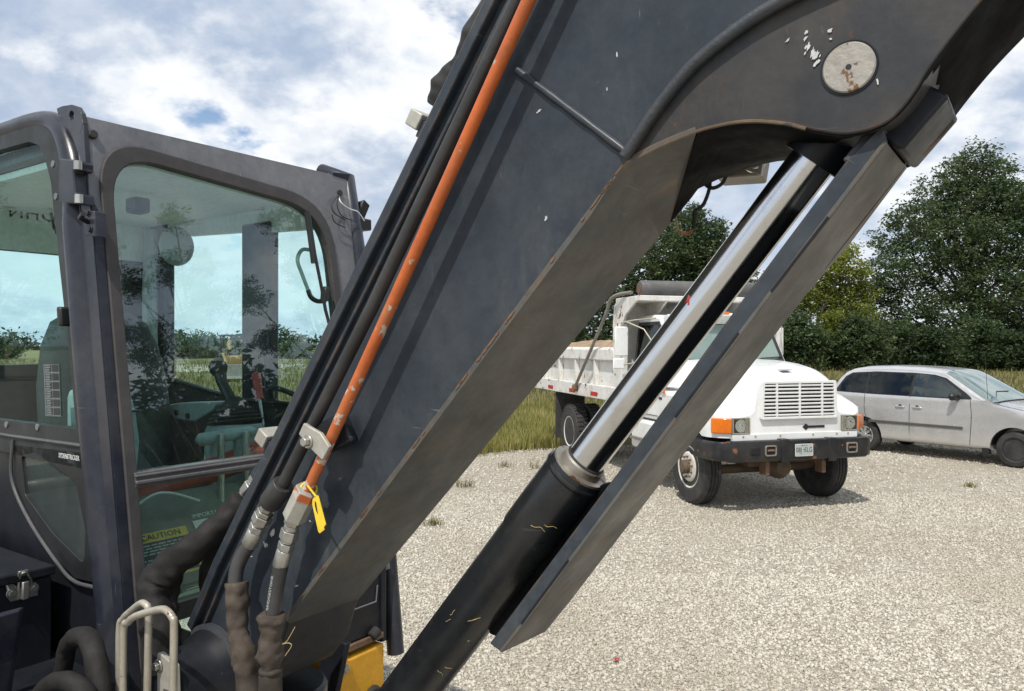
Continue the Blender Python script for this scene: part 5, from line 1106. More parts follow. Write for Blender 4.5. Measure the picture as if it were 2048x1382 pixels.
def tag_and_leaf():
    yy = .03
    c = E.y(617, 979, yy); d = (E.y(784, 609, yy) - E.y(613, 985, yy)).normalized()
    t = MB(); u = Vector((0, 1, 0)); w = d.cross(u); P = [c + (u * math.cos(q) + w * math.sin(q)) * .0175 + d * (.009 * math.sin(q + 1)) for q in np.linspace(0, 2 * math.pi, 22)]
    root = empty('plastic_tag', E.world(*E.y(630, 1000, -.01)), E.rz, 'yellow plastic tag tied round the orange line above its nut', 'tag')
    inv = root.matrix_basis.inverted() if False else Matrix.Rotation(0, 4, 'Z'); o0 = E.y(630, 1000, -.01)
    tie = MB(); tie.tube([p - o0 for p in P], .0026, 8); tie.tube([P[5] - o0, (P[5] + E.y(631, 992, -.012)) / 2 - o0, E.y(632, 993, -.012) - o0], .0024, 8); tie.build('tie', 'yellow_tag', root, ang=60)
    yt = -.012; tp = [(x - o0.x, z - o0.z) for x, z in ypx([(632, 991), (636, 992), (651, 1049), (647, 1055), (648, 1060), (639, 1067), (636, 1063), (624, 1008), (625, 998)], yt)]
    MB().prism(tp, lambda p: (p[0], yt - o0.y + .2 * (p[0] + .0) * 0, p[1]), lambda p: (p[0], yt - o0.y + .0025, p[1])).build('plate', 'yellow_tag', root, bevel=.0005)
    mk = [(x - o0.x, z - o0.z) for x, z in ypx([(629.5, 1002), (632, 1005), (634.5, 1020), (636, 1029), (632.5, 1022), (630, 1012)], yt - .0003)]
    MB().prism(mk, lambda p: (p[0], yt - o0.y - .0006, p[1]), lambda p: (p[0], yt - o0.y + .001, p[1])).build('ink_mark', 'ink', root)
    # a red leaf stuck on the rod, another caught above the pin plate, one on the ground
    def leaf(label, q, s, n_, tw):
        n_ = V3(n_).normalized(); a = n_.orthogonal().normalized(); b = n_.cross(a); a, b = a * math.cos(tw) + b * math.sin(tw), b * math.cos(tw) - a * math.sin(tw)
        pts = []; K = 15
        for k in range(K):
            an = 2 * math.pi * k / K; rr = s * (1 + .35 * math.cos(5 * an) - .15 * math.cos(an)); pts.append(Vector(a * math.cos(an) * rr + b * math.sin(an) * rr * .8 + n_ * (.25 * s * math.sin(2 * an))))
        m = MB(); m.add([Vector((0, 0, 0)) + n_ * s * .3] + pts + [p - n_ * .0015 for p in pts], [(0, i + 1, (i + 1) % K + 1) for i in range(K)] + [(i + 1, K + i + 1, K + (i + 1) % K + 1, (i + 1) % K + 1) for i in range(K)])
        o = m.build('fallen_leaf', 'leaf_red', ang=60); o.location = q; tag(o, label, 'leaf')
    q = E.y(1378, 605, .186); leaf('small crimson leaf stuck on the chrome rod', E.world(*q), .010, (-.55, -.8, .1), .4)
    q = E.y(1845, 158, .20); leaf('dark red leaf caught between boom pin plate and guard block', E.world(*q), .014, (-.3, -.8, -.3), 1.2)
    Y = EYE * FPX / (1326 - 691); leaf('tiny red leaf lying on the gravel', ((1232 - 1024) / FPX * Y, Y, .03), .020, (0, -.3, 1), 2)
tag_and_leaf()
# ------------------------------------------------------------------ wheels
def wheel(name, parent, c, out, r, w, rim_r, style, tyre='tyre', rim='rim_cream', lugs=10):
    """c: centre of the outer face; out: unit vector pointing away from the vehicle"""
    c, n = V3(c), V3(out).normalized(); inn = c - n * w
    T = MB().lathe(inn, n, [(.02, rim_r * .97), (0, rim_r * 1.12), (.01, r * .90), (.035, r * .97), (.06, r), (w * .30, r), (w * .31, r - .012), (w * .345, r - .012), (w * .355, r), (w * .49, r), (w * .50, r - .012), (w * .53, r - .012), (w * .54, r), (w * .67, r), (w * .68, r - .012), (w * .715, r - .012), (w * .725, r), (w - .06, r), (w - .035, r * .97), (w - .01, r * .90), (w, rim_r * 1.12), (w - .02, rim_r * .97)], 56).build(name, tyre, parent, ang=25)
    u = Vector((1, 0, 0)) if abs(n.x) < .9 else Vector((0, 1, 0)); v = n.cross(u)
    if style == 'lug':
        m = MB()
        for k in range(38):
            a = 2 * math.pi * k / 38; rad = u * math.cos(a) + v * math.sin(a); tg = v * math.cos(a) - u * math.sin(a)
            for s in (.28, .74): m.obox(c - n * w * s + rad * (r - .002) + tg * (.03 if s > .5 else 0), rad * .014, n * w * .19, tg * .026)
        m.build('tread', tyre, T)['kind'] = 'stuff'
    if style in ('truck', 'lug'):
        dish = .03 if style == 'truck' else -.10
        rm = MB().lathe(c - n * .03, n, [(-.10, rim_r * .93), (0, rim_r * .98), (.016, rim_r * 1.05), (.022, rim_r * 1.02), (.006, rim_r * .93), (-.03 + dish * .5, rim_r * .82), (dish, rim_r * .66), (dish + .005, rim_r * .30), (dish + .004, 0)], 48).build('rim', rim, T, ang=40)
        hc = c - n * .03 + n * dish
        MB().lathe(hc, n, [(0, rim_r * .34), (.05, rim_r * .32), (.085, rim_r * .22), (.09, 0)], 28).build('hub', 'chassis', rm, ang=30)
        for k in range(lugs):
            a = 2 * math.pi * (k + .3) / lugs; p = hc + (u * math.cos(a) + v * math.sin(a)) * rim_r * .50; MB().cyl(p, p + n * .035, .017, .014, 6).build('lug_nut', 'rust_steel', rm)
        for k in range(2 if style == 'truck' else 5):
            a = 1.2 + math.pi * k if style == 'truck' else 2 * math.pi * k / 5; p = hc - n * dish * .35 + (u * math.cos(a) + v * math.sin(a)) * rim_r * .77; MB().lathe(p, n + (u * math.cos(a) + v * math.sin(a)) * -.3, [(0, .001), (.004, .035), (.0, .036)], 18).build('hand_hole', 'dark_void', rm)
    elif style == 'alloy':
        rm = MB().lathe(c - n * .03, n, [(-.08, rim_r * .94), (0, rim_r), (.018, rim_r * 1.02), (.020, rim_r * .97), (.0, rim_r * .90), (-.03, rim_r * .86), (-.035, 0)], 44).build('rim', 'steel_black', T, ang=40)
        m = MB()
        for k in range(9):
            a = 2 * math.pi * k / 9; rad = u * math.cos(a) + v * math.sin(a); tg = v * math.cos(a) - u * math.sin(a)
            m.obox(c - n * .018 + rad * rim_r * .56, rad * rim_r * .38, tg * rim_r * .095, n * .012)
        m.lathe(c - n * .03, n, [(0, rim_r * .30), (.026, rim_r * .28), (.030, rim_r * .12), (.030, 0)], 24); m.lathe(c - n * .02, n, [(0, rim_r * .97), (.012, rim_r * .99), (.012, rim_r * .88), (0, rim_r * .87)], 40)
        m.build('wheel_cover', 'alloy', rm, bevel=.003)
    else:
        rm = MB().lathe(c - n * .03, n, [(-.08, rim_r * .94), (0, rim_r), (.016, rim_r * 1.02), (.018, rim_r * .96), (-.03, rim_r * .86), (-.05, rim_r * .74), (-.02, rim_r * .58), (-.035, rim_r * .3), (-.005, rim_r * .26), (0, 0)], 44).build('rim', 'steel_black', T, ang=30)
        for k in range(5):
            a = 2 * math.pi * k / 5; p = c - n * .045 + (u * math.cos(a) + v * math.sin(a)) * rim_r * .36; MB().cyl(p, p + n * .022, .011, seg=6).build('lug_nut', 'zinc', rm)
    return T

# ------------------------------------------------------------------ dump truck
ta = R(15.6)
T_ = Frame((math.sin(ta), -math.cos(ta)), (3.525, 11.0))
def truck():
    D = empty('dump_truck', (*T_.B, 0), T_.rz, 'white single axle dump truck with black bumper and soil heaped in its bed', 'truck')
    # frame rails and axles
    ch = MB(); [ch.box((-6.6, s * .42 - .04, .62), (.75, s * .42 + .04, .88)) for s in (-1, 1)]
    ch.box((.35, -.45, .60), (.5, .45, .80)); ch.build('chassis', 'chassis', D, bevel=.01)
    MB().tube([(0, -1.0, .50), (0, -.7, .46), (0, .7, .46), (0, 1.0, .50)], .065, 12).build('front_axle', 'chassis', D)
    MB().tube([(-4.6, -1.0, .52), (-4.6, 1.0, .52)], .12, 14).build('rear_axle', 'chassis', D)
    ad = MB(); ad.lathe((.55, 0, .55), (1, 0, 0), [(-.5, .05), (-.4, .16), (-.05, .17), (.05, .11), (.08, 0)], 20); ad.box((-.3, -.55, .58), (.6, -.40, .66)); ad.build('engine_sump', 'chassis', D, ang=40)
    for s in (-1, 1):
        a = R(0); wheel('wheel', D, (0, s * 1.13, .52), (0, s, 0), .52, .27, .285, 'truck')
        wheel('wheel', D, (-4.62, s * 1.22, .52), (0, s, 0), .52, .26, .285, 'lug')
        wheel('wheel', D, (-4.62, s * .90, .52), (0, s, 0), .52, .26, .285, 'lug')
        f = MB().box((-5.42, s * 1.22, .30), (-5.39, s * .58, 1.24)); f.build('mud_flap', 'mud_flap', D)
    # hood with fenders, one moulded shell
    st = [(-.80, 2.00, 1.96, .98, 1.60, 1.56), (-.45, 1.985, 1.95, .92, 1.60, 1.56), (0, 1.955, 1.92, .82, 1.60, 1.555), (.30, 1.92, 1.885, .74, 1.565, 1.52), (.55, 1.875, 1.84, .66, 1.46, 1.42), (.72, 1.825, 1.79, .61, 1.36, 1.335), (.81, 1.79, 1.75, .585, 1.305, 1.285), (.85, 1.755, 1.715, .565, 1.275, 1.26)]
    xs = [s[0] for s in st]; rings = []
    for x in np.linspace(-.80, .85, 34):
        zc, ze, hw, zf, zo = [float(np.interp(x, xs, [s[k] for s in st])) for k in range(1, 6)]
        zb = 1.0
        half = [(0, zc), (hw * .45, zc - .006), (hw * .80, zc - .02), (hw * .93, ze - .015), (hw, ze - .06), (hw + .015, ze - .12), (hw + .03, (ze + zf) / 2), (hw + .06, zf + .07), (hw + .12, zf + .02), (hw + .22, zf), (1.06, zo), (1.14, zo - .025), (1.18, zo - .08), (1.185, zb + .1), (1.17, zb)]
        ym = float(np.interp(x, [.45, .62, .74, .81, .85], [1.19, 1.165, 1.09, 1.0, .93])); h2 = [(min(a, ym - .004 * (14 - k) * (a > ym)), b) for k, (a, b) in enumerate(half)]
        rings.append([(x, -a, b) for a, b in reversed(h2)] + [(x, a, b) for a, b in h2[1:]])
    hd = MB().loft(rings).build('hood', 'truck_white', D, ang=48)
    cut = []
    for s in (-1, 1):
        c_ = MB().cyl((0, s * .62, .55), (0, s * 1.4, .55), .64, seg=40).build('wheel_cut', 'dark_void', D); cut.append(c_)
    c_ = MB().box((-1.2, -.50, .5), (.78, .50, 1.50)).build('wheel_cut', 'dark_void', D); cut.append(c_)
    bool_cut(hd, cut)
    global well
    def well(parent, x, z, y0, y1, r):
        m = MB(); A_ = np.linspace(.32, math.pi - .1, 22)
        m.loft([[(x + r * math.cos(a), y0, z + r * math.sin(a)), (x + r * math.cos(a), y1, z + r * math.sin(a)), (x + (r - .012) * math.cos(a), y1, z + (r - .012) * math.sin(a)), (x + (r - .012) * math.cos(a), y0, z + (r - .012) * math.sin(a))] for a in A_])
        m.build('wheel_well', 'dark_void', parent)
    for s in (-1, 1): well(D, 0, .55, s * .60, s * 1.10, .66)
    # grille
    g = MB().box((.835, -.52, 1.25), (.857, .58, 1.715)).build('grille', 'dark_void', D)
    fr = MB(); o, i = match_rings(round_poly([(-.585, 1.235), (.585, 1.235), (.565, 1.735), (-.565, 1.735)], .03, 4), round_poly([(-.54, 1.268), (.54, 1.268), (.525, 1.70), (-.525, 1.70)], .015, 4), 60)
    fr.ring(o, i, lambda p: (.90, p[0] + .03, p[1]), lambda p: (.84, p[0] + .03, p[1])).build('grille_frame', 'truck_white', g, bevel=.006)
    slat = None
    for k in range(9):
        z = 1.268 + .432 * (k + .5) / 9
        if slat is None:
            slat = MB().obox((.884, 0, 0), (.014, 0, -.004), (0, .535, 0), (.002, 0, .0095)).build('grille_slat', 'truck_white', g, bevel=.003); o = slat
        else: o = slat.copy(); COL.objects.link(o); o.parent = g
        o.location = (0, .03, z)
    for y in (-.315, .03, .375): MB().box((.868, y - .012, 1.268), (.902, y + .012, 1.70)).build('grille_bar', 'truck_white', g, bevel=.003)
    # lamp units at the fender fronts, turn signals on the swept corners
    for s in (-1, 1):
        L = MB().box((.845, s * .70, 1.055), (.866, s * .955, 1.265)).build('headlight_housing', 'steel_black', D, bevel=.004)
        o, i = match_rings([(.70, 1.055), (.955, 1.055), (.955, 1.265), (.70, 1.265)], [(.715, 1.07), (.94, 1.07), (.94, 1.25), (.715, 1.25)], 40)
        MB().ring(o, i, lambda p: (.872, s * p[0], p[1]), lambda p: (.860, s * p[0], p[1])).build('lamp_rim', 'rail_steel', L, bevel=.002)
        MB().lathe((.858, s * .83, 1.16), (1, 0, 0), [(.012, 0), (.010, .03), (.002, .06), (.010, .085)], 28).build('headlight', 'bright_reflector', L, ang=60)
        MB().box((.862, s * .72, 1.072), (.868, s * .775, 1.248)).build('side_reflector', 'rail_steel', L)
        MB().add([(.871, s * a, b) for a, b in ((.715, 1.07), (.94, 1.07), (.94, 1.25), (.715, 1.25))], [(0, 1, 2, 3)]).build('lens', 'lamp_glass', L)
        MB().obox((.775, s * 1.06, 1.16), (-.080, s * .105, 0), (.020, s * .016, 0), (0, 0, .098)).build('turn_signal', 'amber_lens', D, bevel=.012)
    # cowl panel between fender and bumper with the arrow
    MB().box((.80, -.95, .965), (.866, .95, 1.05)).build('front_valance', 'truck_white', D, bevel=.006)
    a = MB(); a.add([(.868, y, z) for y, z in ((.06, 1.105), (.30, 1.105), (.30, 1.138), (.06, 1.138))], [(0, 1, 2, 3)]); a.add([(.8685, y, z) for y, z in ((-.02, 1.122), (.035, 1.165), (.075, 1.122), (.035, 1.080))], [(0, 1, 2, 3)])
    MB().prism([(.10, 1.122), (.15, 1.165), (.185, 1.138), (.44, 1.138), (.44, 1.106), (.185, 1.106), (.15, 1.079)], lambda p: (.850, *p), lambda p: (.8575, *p)).build('arrow_mark', 'ink', hd)
    for s_ in (-1, 1):
        MB().obox((-.72, s_ * 1.17, 1.42), (.05, 0, 0), (0, .02, 0), (0, 0, .018)).build('hood_latch', 'black_rubber', hd, bevel=.004)
        for y_ in (.25, .62, .80): MB().cyl((.866, s_ * y_, 1.02), (.873, s_ * y_, 1.02), .014, seg=8).build('bolt', 'rail_steel', hd)
        MB().box((.70, s_ * .40, .50), (.86, s_ * .46, .70)).build('tow_eye', 'rust_steel', D, bevel=.01)
    MB().tube([(-.80, -1.0, 1.93), (-.80, 0, 1.99), (-.80, 1.0, 1.93)], .008, 6).build('cowl_seam', 'dark_void', hd)
    MB().box((.60, -.10, 1.868), (.70, .06, 1.874)).build('hood_emblem', 'ink', hd)
    # bumper, wrapping back at the ends
    path = [(.35, -1.20), (.72, -1.185), (.87, -1.10), (.92, -.85), (.93, 0), (.92, .85), (.87, 1.10), (.72, 1.185), (.35, 1.20)]
    P_ = spline([(x, y, 0) for x, y in path], 5); rings = []
    for p in P_:
        taper = 1 if abs(p.y) < 1.05 else .9
        prof = [(0, .705), (.012, .70), (.03, .715), (.035, .76), (.035, .92), (.028, .958), (.01, .97), (-.03, .972), (-.06, .965), (-.06, .70)]
        nx = Vector((p.x - .2, p.y * .25, 0)).normalized(); rings.append([(p.x + nx.x * a, p.y + nx.y * a, .84 + (b - .84) * taper) for a, b in prof])
    bp = MB().loft(rings).build('bumper', 'bumper_black', D, ang=40)
    MB().box((.86, -.30, .67), (.975, -.18, .985)).build('bumper_bracket', 'bumper_black', bp, bevel=.012)
    MB().box((.86, .42, .67), (.97, .54, .98)).build('bumper_bracket', 'bumper_black', bp, bevel=.012)
    for y in (-.68, -.46, .78):
        hh = MB().box((.94, y - .07, .785), (.972, y + .07, .895)).build('tow_opening', 'dark_void', bp, bevel=.02)
        if y > -.6:
            o, i = match_rings(round_poly([(y - .085, .77), (y + .085, .77), (y + .085, .91), (y - .085, .91)], .03, 4), round_poly([(y - .068, .787), (y + .068, .787), (y + .068, .893), (y - .068, .893)], .025, 4), 40)
            MB().ring(o, i, lambda p: (.979, *p), lambda p: (.955, *p)).build('opening_trim', 'arm_steel', bp, bevel=.002)
            MB().tube([(.972, y - .05, .84), (.98, y, .845), (.972, y + .05, .84)], .014, 8).build('tow_hook', 'rust_steel', bp)
    pl = MB().prism(round_poly([(-.105, .755), (.165, .755), (.165, .915), (-.105, .915)], .012, 3), lambda p: (.984, *p), lambda p: (.978, *p)).build('license_plate', 'white_label', bp)
    MB().prism(round_poly([(-.099, .761), (.159, .761), (.159, .909), (-.099, .909)], .010, 3), lambda p: (.9845, *p), lambda p: (.983, *p)).build('plate_field', 'label_grey', pl)
    text_mb('08J  5LG', .090, lambda v: (.9852 + v.z, .03 + v.x * .78, .834 + v.y * 1.05), .0008).build('plate_number', 'ink', pl)
    paint('plate_green', (.03, .28, .16), .5, .1)
    MB().box((.9845, .020, .818), (.9855, .036, .856)).build('plate_sticker', 'plate_green', pl)
    text_mb('MISSOURI', .022, lambda v: (.9852 + v.z, .03 + v.x, .894 + v.y), .0008).build('plate_state', 'ink', pl)
    # cab
    cab_pts = [(-.80, 1.05), (-.80, 1.95), (-1.12, 2.57), (-1.22, 2.655), (-1.5, 2.69), (-2.02, 2.67), (-2.06, 1.05)]
    C = MB(); ring = []
    def cw(z): return 1.03 if z < 1.95 else 1.03 - (z - 1.95) * .13
    C.prism(cab_pts, lambda p: (p[0], -cw(p[1]), p[1]), lambda p: (p[0], cw(p[1]), p[1]))
    C = C.build('cab', 'truck_white', D, bevel=.05, seg=4)
    def sidepatch(pts, s, d): return [(x, s * (cw(z) + d), z) for x, z in pts]
    for s in (-1, 1):
        dw = round_poly([(-1.88, 1.95), (-1.02, 1.95), (-1.18, 2.45), (-1.25, 2.52), (-1.88, 2.52)], .04, 4)
        o, i = match_rings([(-1.93, 1.90), (-.94, 1.90), (-1.13, 2.50), (-1.22, 2.575), (-1.93, 2.575)], dw, 50)
        MB().ring(o, i, lambda p: (p[0], s * (cw(p[1]) + .010), p[1]), lambda p: (p[0], s * (cw(p[1]) - .02), p[1])).build('window_frame', 'black_rubber', C)
        MB().add(sidepatch(dw, s, .004), [tuple(range(len(dw)))]).build('door_window', 'privacy_glass', C)
        MB().tube([(x, s * (cw(z) + .002), z) for x, z in [(-.90, 1.9), (-.90, 1.12), (-1.95, 1.12), (-1.95, 1.9), (-1.95, 2.58)]], .006, 6).build('door_seam', 'dark_void', C)
        MB().obox((-1.80, s * 1.045, 1.80), (.06, 0, 0), (0, .012, 0), (0, 0, .02)).build('door_handle', 'black_plastic', C, bevel=.005)
        # big mirrors on tubular brackets
        m_ = MB().box((-1.02 - .62, s * 1.30, 2.03), (-.99 - .60, s * 1.53, 2.50)).build('mirror', 'truck_white', D, bevel=.02)
        for zz in (2.60, 1.93):
            MB().tube([(-1.2, s * 1.02, zz + .02), (-1.45, s * 1.25, zz), (-1.615, s * 1.415, zz - .04)], .012, 8).build('mirror_bracket', 'rail_steel', m_)
        MB().tube([(-1.615, s * 1.415, 2.56), (-1.615, s * 1.415, 1.9)], .012, 8).build('mirror_post', 'rail_steel', m_)
        MB().tube([(-1.0, s * 1.03, 2.05), (-1.2, s * 1.22, 2.45), (-1.5, s * 1.40, 2.58)], .011, 8).build('mirror_bracket', 'rail_steel', m_)
        if s < 0:
            MB().box((-1.62, -1.56, 1.83), (-1.58, -1.36, 2.0)).build('spot_mirror', 'truck_white', m_, bevel=.03)
        st_ = MB().box((-2.0, s * .70, .55), (-.85, s * 1.08, 1.02)); fo = st_.build('fuel_tank', 'truck_white' if s < 0 else 'arm_steel', D, bevel=.05)
        MB().box((-1.9, s * 1.085, .70), (-1.0, s * 1.14, .74)).build('step', 'arm_steel', fo)
    text_mb('2020', .085, lambda v: (-.60 + v.x, -1.192 - v.z, 1.13 + v.y), .001).build('fleet_number', 'reflector_red', D)
    MB().box((-.66, -1.192, 1.50), (-.54, -1.205, 1.57)).build('side_marker', 'amber_lens', D, bevel=.008)
    ws = lambda y, t, d=.0: (-.80 - .32 * t + d, y, 1.95 + .62 * t + d * .5)
    wp = round_poly([(-.93, .06), (.93, .06), (.86, .93), (-.86, .93)], .10, 6)
    o, i = match_rings([(-.98, .01), (.98, .01), (.91, .98), (-.91, .98)], wp, 60)
    MB().ring(o, i, lambda p: ws(p[0], p[1], .012), lambda p: ws(p[0], p[1], -.02)).build('windshield_seal', 'black_rubber', C)
    MB().add([ws(a, b, .008) for a, b in wp], [tuple(range(len(wp)))]).build('windshield', 'truck_glass', C)
    for y in (-.45, .42):
        MB().tube([ws(y, -.02, .03), ws(y + .15, .06, .03), ws(y + .52, .10, .025)], .008, 6).build('wiper', 'black_plastic', C)
    vs = MB(); vs.loft([[ws(y, .93, .02), ws(y, 1.06, .03 + .02), ws(y, 1.02, .24 - abs(y) * .06), ws(y, .96, .24 - abs(y) * .06)] for y in np.linspace(-.95, .95, 12)]); vs = vs.build('sun_visor', 'truck_white', C, ang=30)
    for y in (-.5, 0, .5): MB().obox(ws(y, 1.02, .235), (.02, 0, 0), (0, .06, 0), (0, 0, .02)).build('marker_light', 'amber_lens', vs, bevel=.006)
    MB().obox((-1.35, .1, 2.725), (.05, 0, 0), (0, .06, 0), (0, 0, .03)).build('roof_marker', 'amber_lens', C, bevel=.01)
    # dump bed
    X0, X1, yb = -7.05, -2.32, 1.22
    bd = MB(); bd.box((X0, -yb + .06, 1.25), (X1, yb - .06, 1.40))
    for s in (-1, 1):
        bd.box((X0, s * (yb - .06), 1.40), (X1, s * (yb - .13), 2.15))
    bd.box((X1 - .02, -yb + .03, 1.3), (X1 + .05, yb - .03, 2.95)); bd.box((X0 - .06, -yb + .05, 1.3), (X0, yb - .05, 2.1))
    bd = bd.build('dump_bed', 'bed_white', D, bevel=.008)
    for s in (-1, 1):
        MB().box((X0, s * (yb - .055), 1.26), (X1 + .06, s * (yb + .03), 1.50)).build('bottom_rail', 'bed_white', bd, bevel=.012)
        MB().prism([(yb - .055, 1.93), (yb + .03, 1.95), (yb + .03, 2.13), (yb - .01, 2.17), (yb - .14, 2.17), (yb - .14, 2.13)], lambda p: (X0, s * p[0], p[1]), lambda p: (X1 - .01, s * p[0], p[1])).build('top_rail', 'bed_white', bd, bevel=.008)
        rib = None
        for x in (-7.0, -6.1, -5.15, -4.2, -3.22):
            if rib is None: rib = MB().prism([(-.06, 1.50), (-.045, 1.94), (.045, 1.94), (.06, 1.50)], lambda p: (p[0], s * (yb - .06), p[1]), lambda p: (p[0] * .75, s * (yb + .018), p[1])).build('side_rib', 'bed_white', bd, bevel=.004); o = rib
            else: o = rib.copy(); COL.objects.link(o); o.parent = bd
            o.location = (x, 0, 0)
        MB().box((X1 - .06, s * (yb - .10), 1.28), (X1 + .30, s * (yb + .015), 2.55)).build('corner_post', 'bed_white', bd, bevel=.012)
        MB().prism([(X1 - .08, 2.50), (X1 - .02, 2.86), (X1 + .14, 2.98), (X1 + .85, 2.98), (X1 + .85, 2.90), (X1 + .45, 2.70), (X1 + .30, 2.52)], lambda p: (p[0], s * (yb - .03), p[1]), lambda p: (p[0], s * (yb + .01), p[1])).build('shield_gusset', 'bed_white', bd, bevel=.006)
        MB().obox((X1 + .13, s * (yb + .018), 2.40), (.022, 0, .0), (0, .003, 0), (.018, 0, .17)).build('reflector_strip', 'reflector_red', bd)
        x = X0 + .12; k = 0
        while x < X1 - .1:
            w = .32 if k % 2 == 0 else .22
            MB().box((x, s * (yb + .0305), 1.30), (min(x + w, X1), s * (yb + .034), 1.375)).build('reflector_strip', ('reflector_red' if k % 2 == 0 else 'reflector_white'), bd, label='red reflective strip' if k % 2 == 0 else 'pale reflective strip'); x += w + (.22 if k % 3 == 1 else .38); k += 1
    MB().box((X1 + .03, -yb + .0, 2.90), (X1 + .95, yb - .0, 2.985)).build('cab_shield', 'bed_white', bd, bevel=.012)
    for y in (-.7, 0, .7): MB().prism([(X1 + .05, 2.40), (X1 + .05, 2.9), (X1 + .85, 2.9)], lambda p: (p[0], y - .02, p[1]), lambda p: (p[0], y + .02, p[1])).build('shield_brace', 'bed_white', bd)
    MB().box((X1 + .055, -1.1, 1.5), (X1 + .075, 1.1, 2.85)).build('head_board', 'bed_white', bd)
    # tarp roll and its swing arm
    tr = MB().lathe((X1 + .78, -1.14, 3.105), (0, 1, 0), [(0, 0), (0, .105), (.03, .128), (2.3, .130), (2.36, .10), (2.36, 0)], 24).build('tarp_roll', 'tarp_grey', bd, ang=40)
    MB().cyl((X1 + .78, -1.155, 3.10), (X1 + .78, -1.13, 3.10), .075, seg=20).build('roll_cap', 'rust_steel', tr)
    for s in (-1, 1):
        MB().tube(spline([(X1 + .62, s * 1.20, 3.05), (X1 + .30, s * 1.30, 3.03), (X1 + .02, s * 1.32, 2.95), (X1 - .16, s * 1.32, 2.72), (X1 - .9, s * 1.31, 2.10), (X1 - 1.72, s * 1.29, 1.43)], 5), .030, 10).build('tarp_arm', 'arm_steel', bd, ang=60)
        MB().cyl((X1 - 1.74, s * 1.25, 1.40), (X1 - 1.74, s * 1.33, 1.40), .07, seg=18).build('arm_pivot', 'rust_steel', bd, bevel=.008)
    # soil load
    sl = MB(); nx, ny = 40, 24
    for i in range(nx + 1):
        for j in range(ny + 1):
            u, v = i / nx, j / ny; x = X0 + .05 + (X1 - X0 - .12) * u; y = -1.08 + 2.16 * v
            z = 1.98 + .42 * math.sin(math.pi * v) ** .7 * (.65 + .3 * math.sin(u * 9 + 1)) * min(1, 4 * u + .3) + rng.normal() * .028
            sl.v.append(T_.world(x, y, z))
    for i in range(nx):
        for j in range(ny): a = i * (ny + 1) + j; sl.f.append((a, a + ny + 1, a + ny + 2, a + 1))
    for i, j in [(k, 0) for k in range(nx + 1)]: pass
    o = sl.build('soil_load', 'soil', ang=20); tag(o, 'brown soil heaped above the sides of the white dump bed', 'soil')
truck()

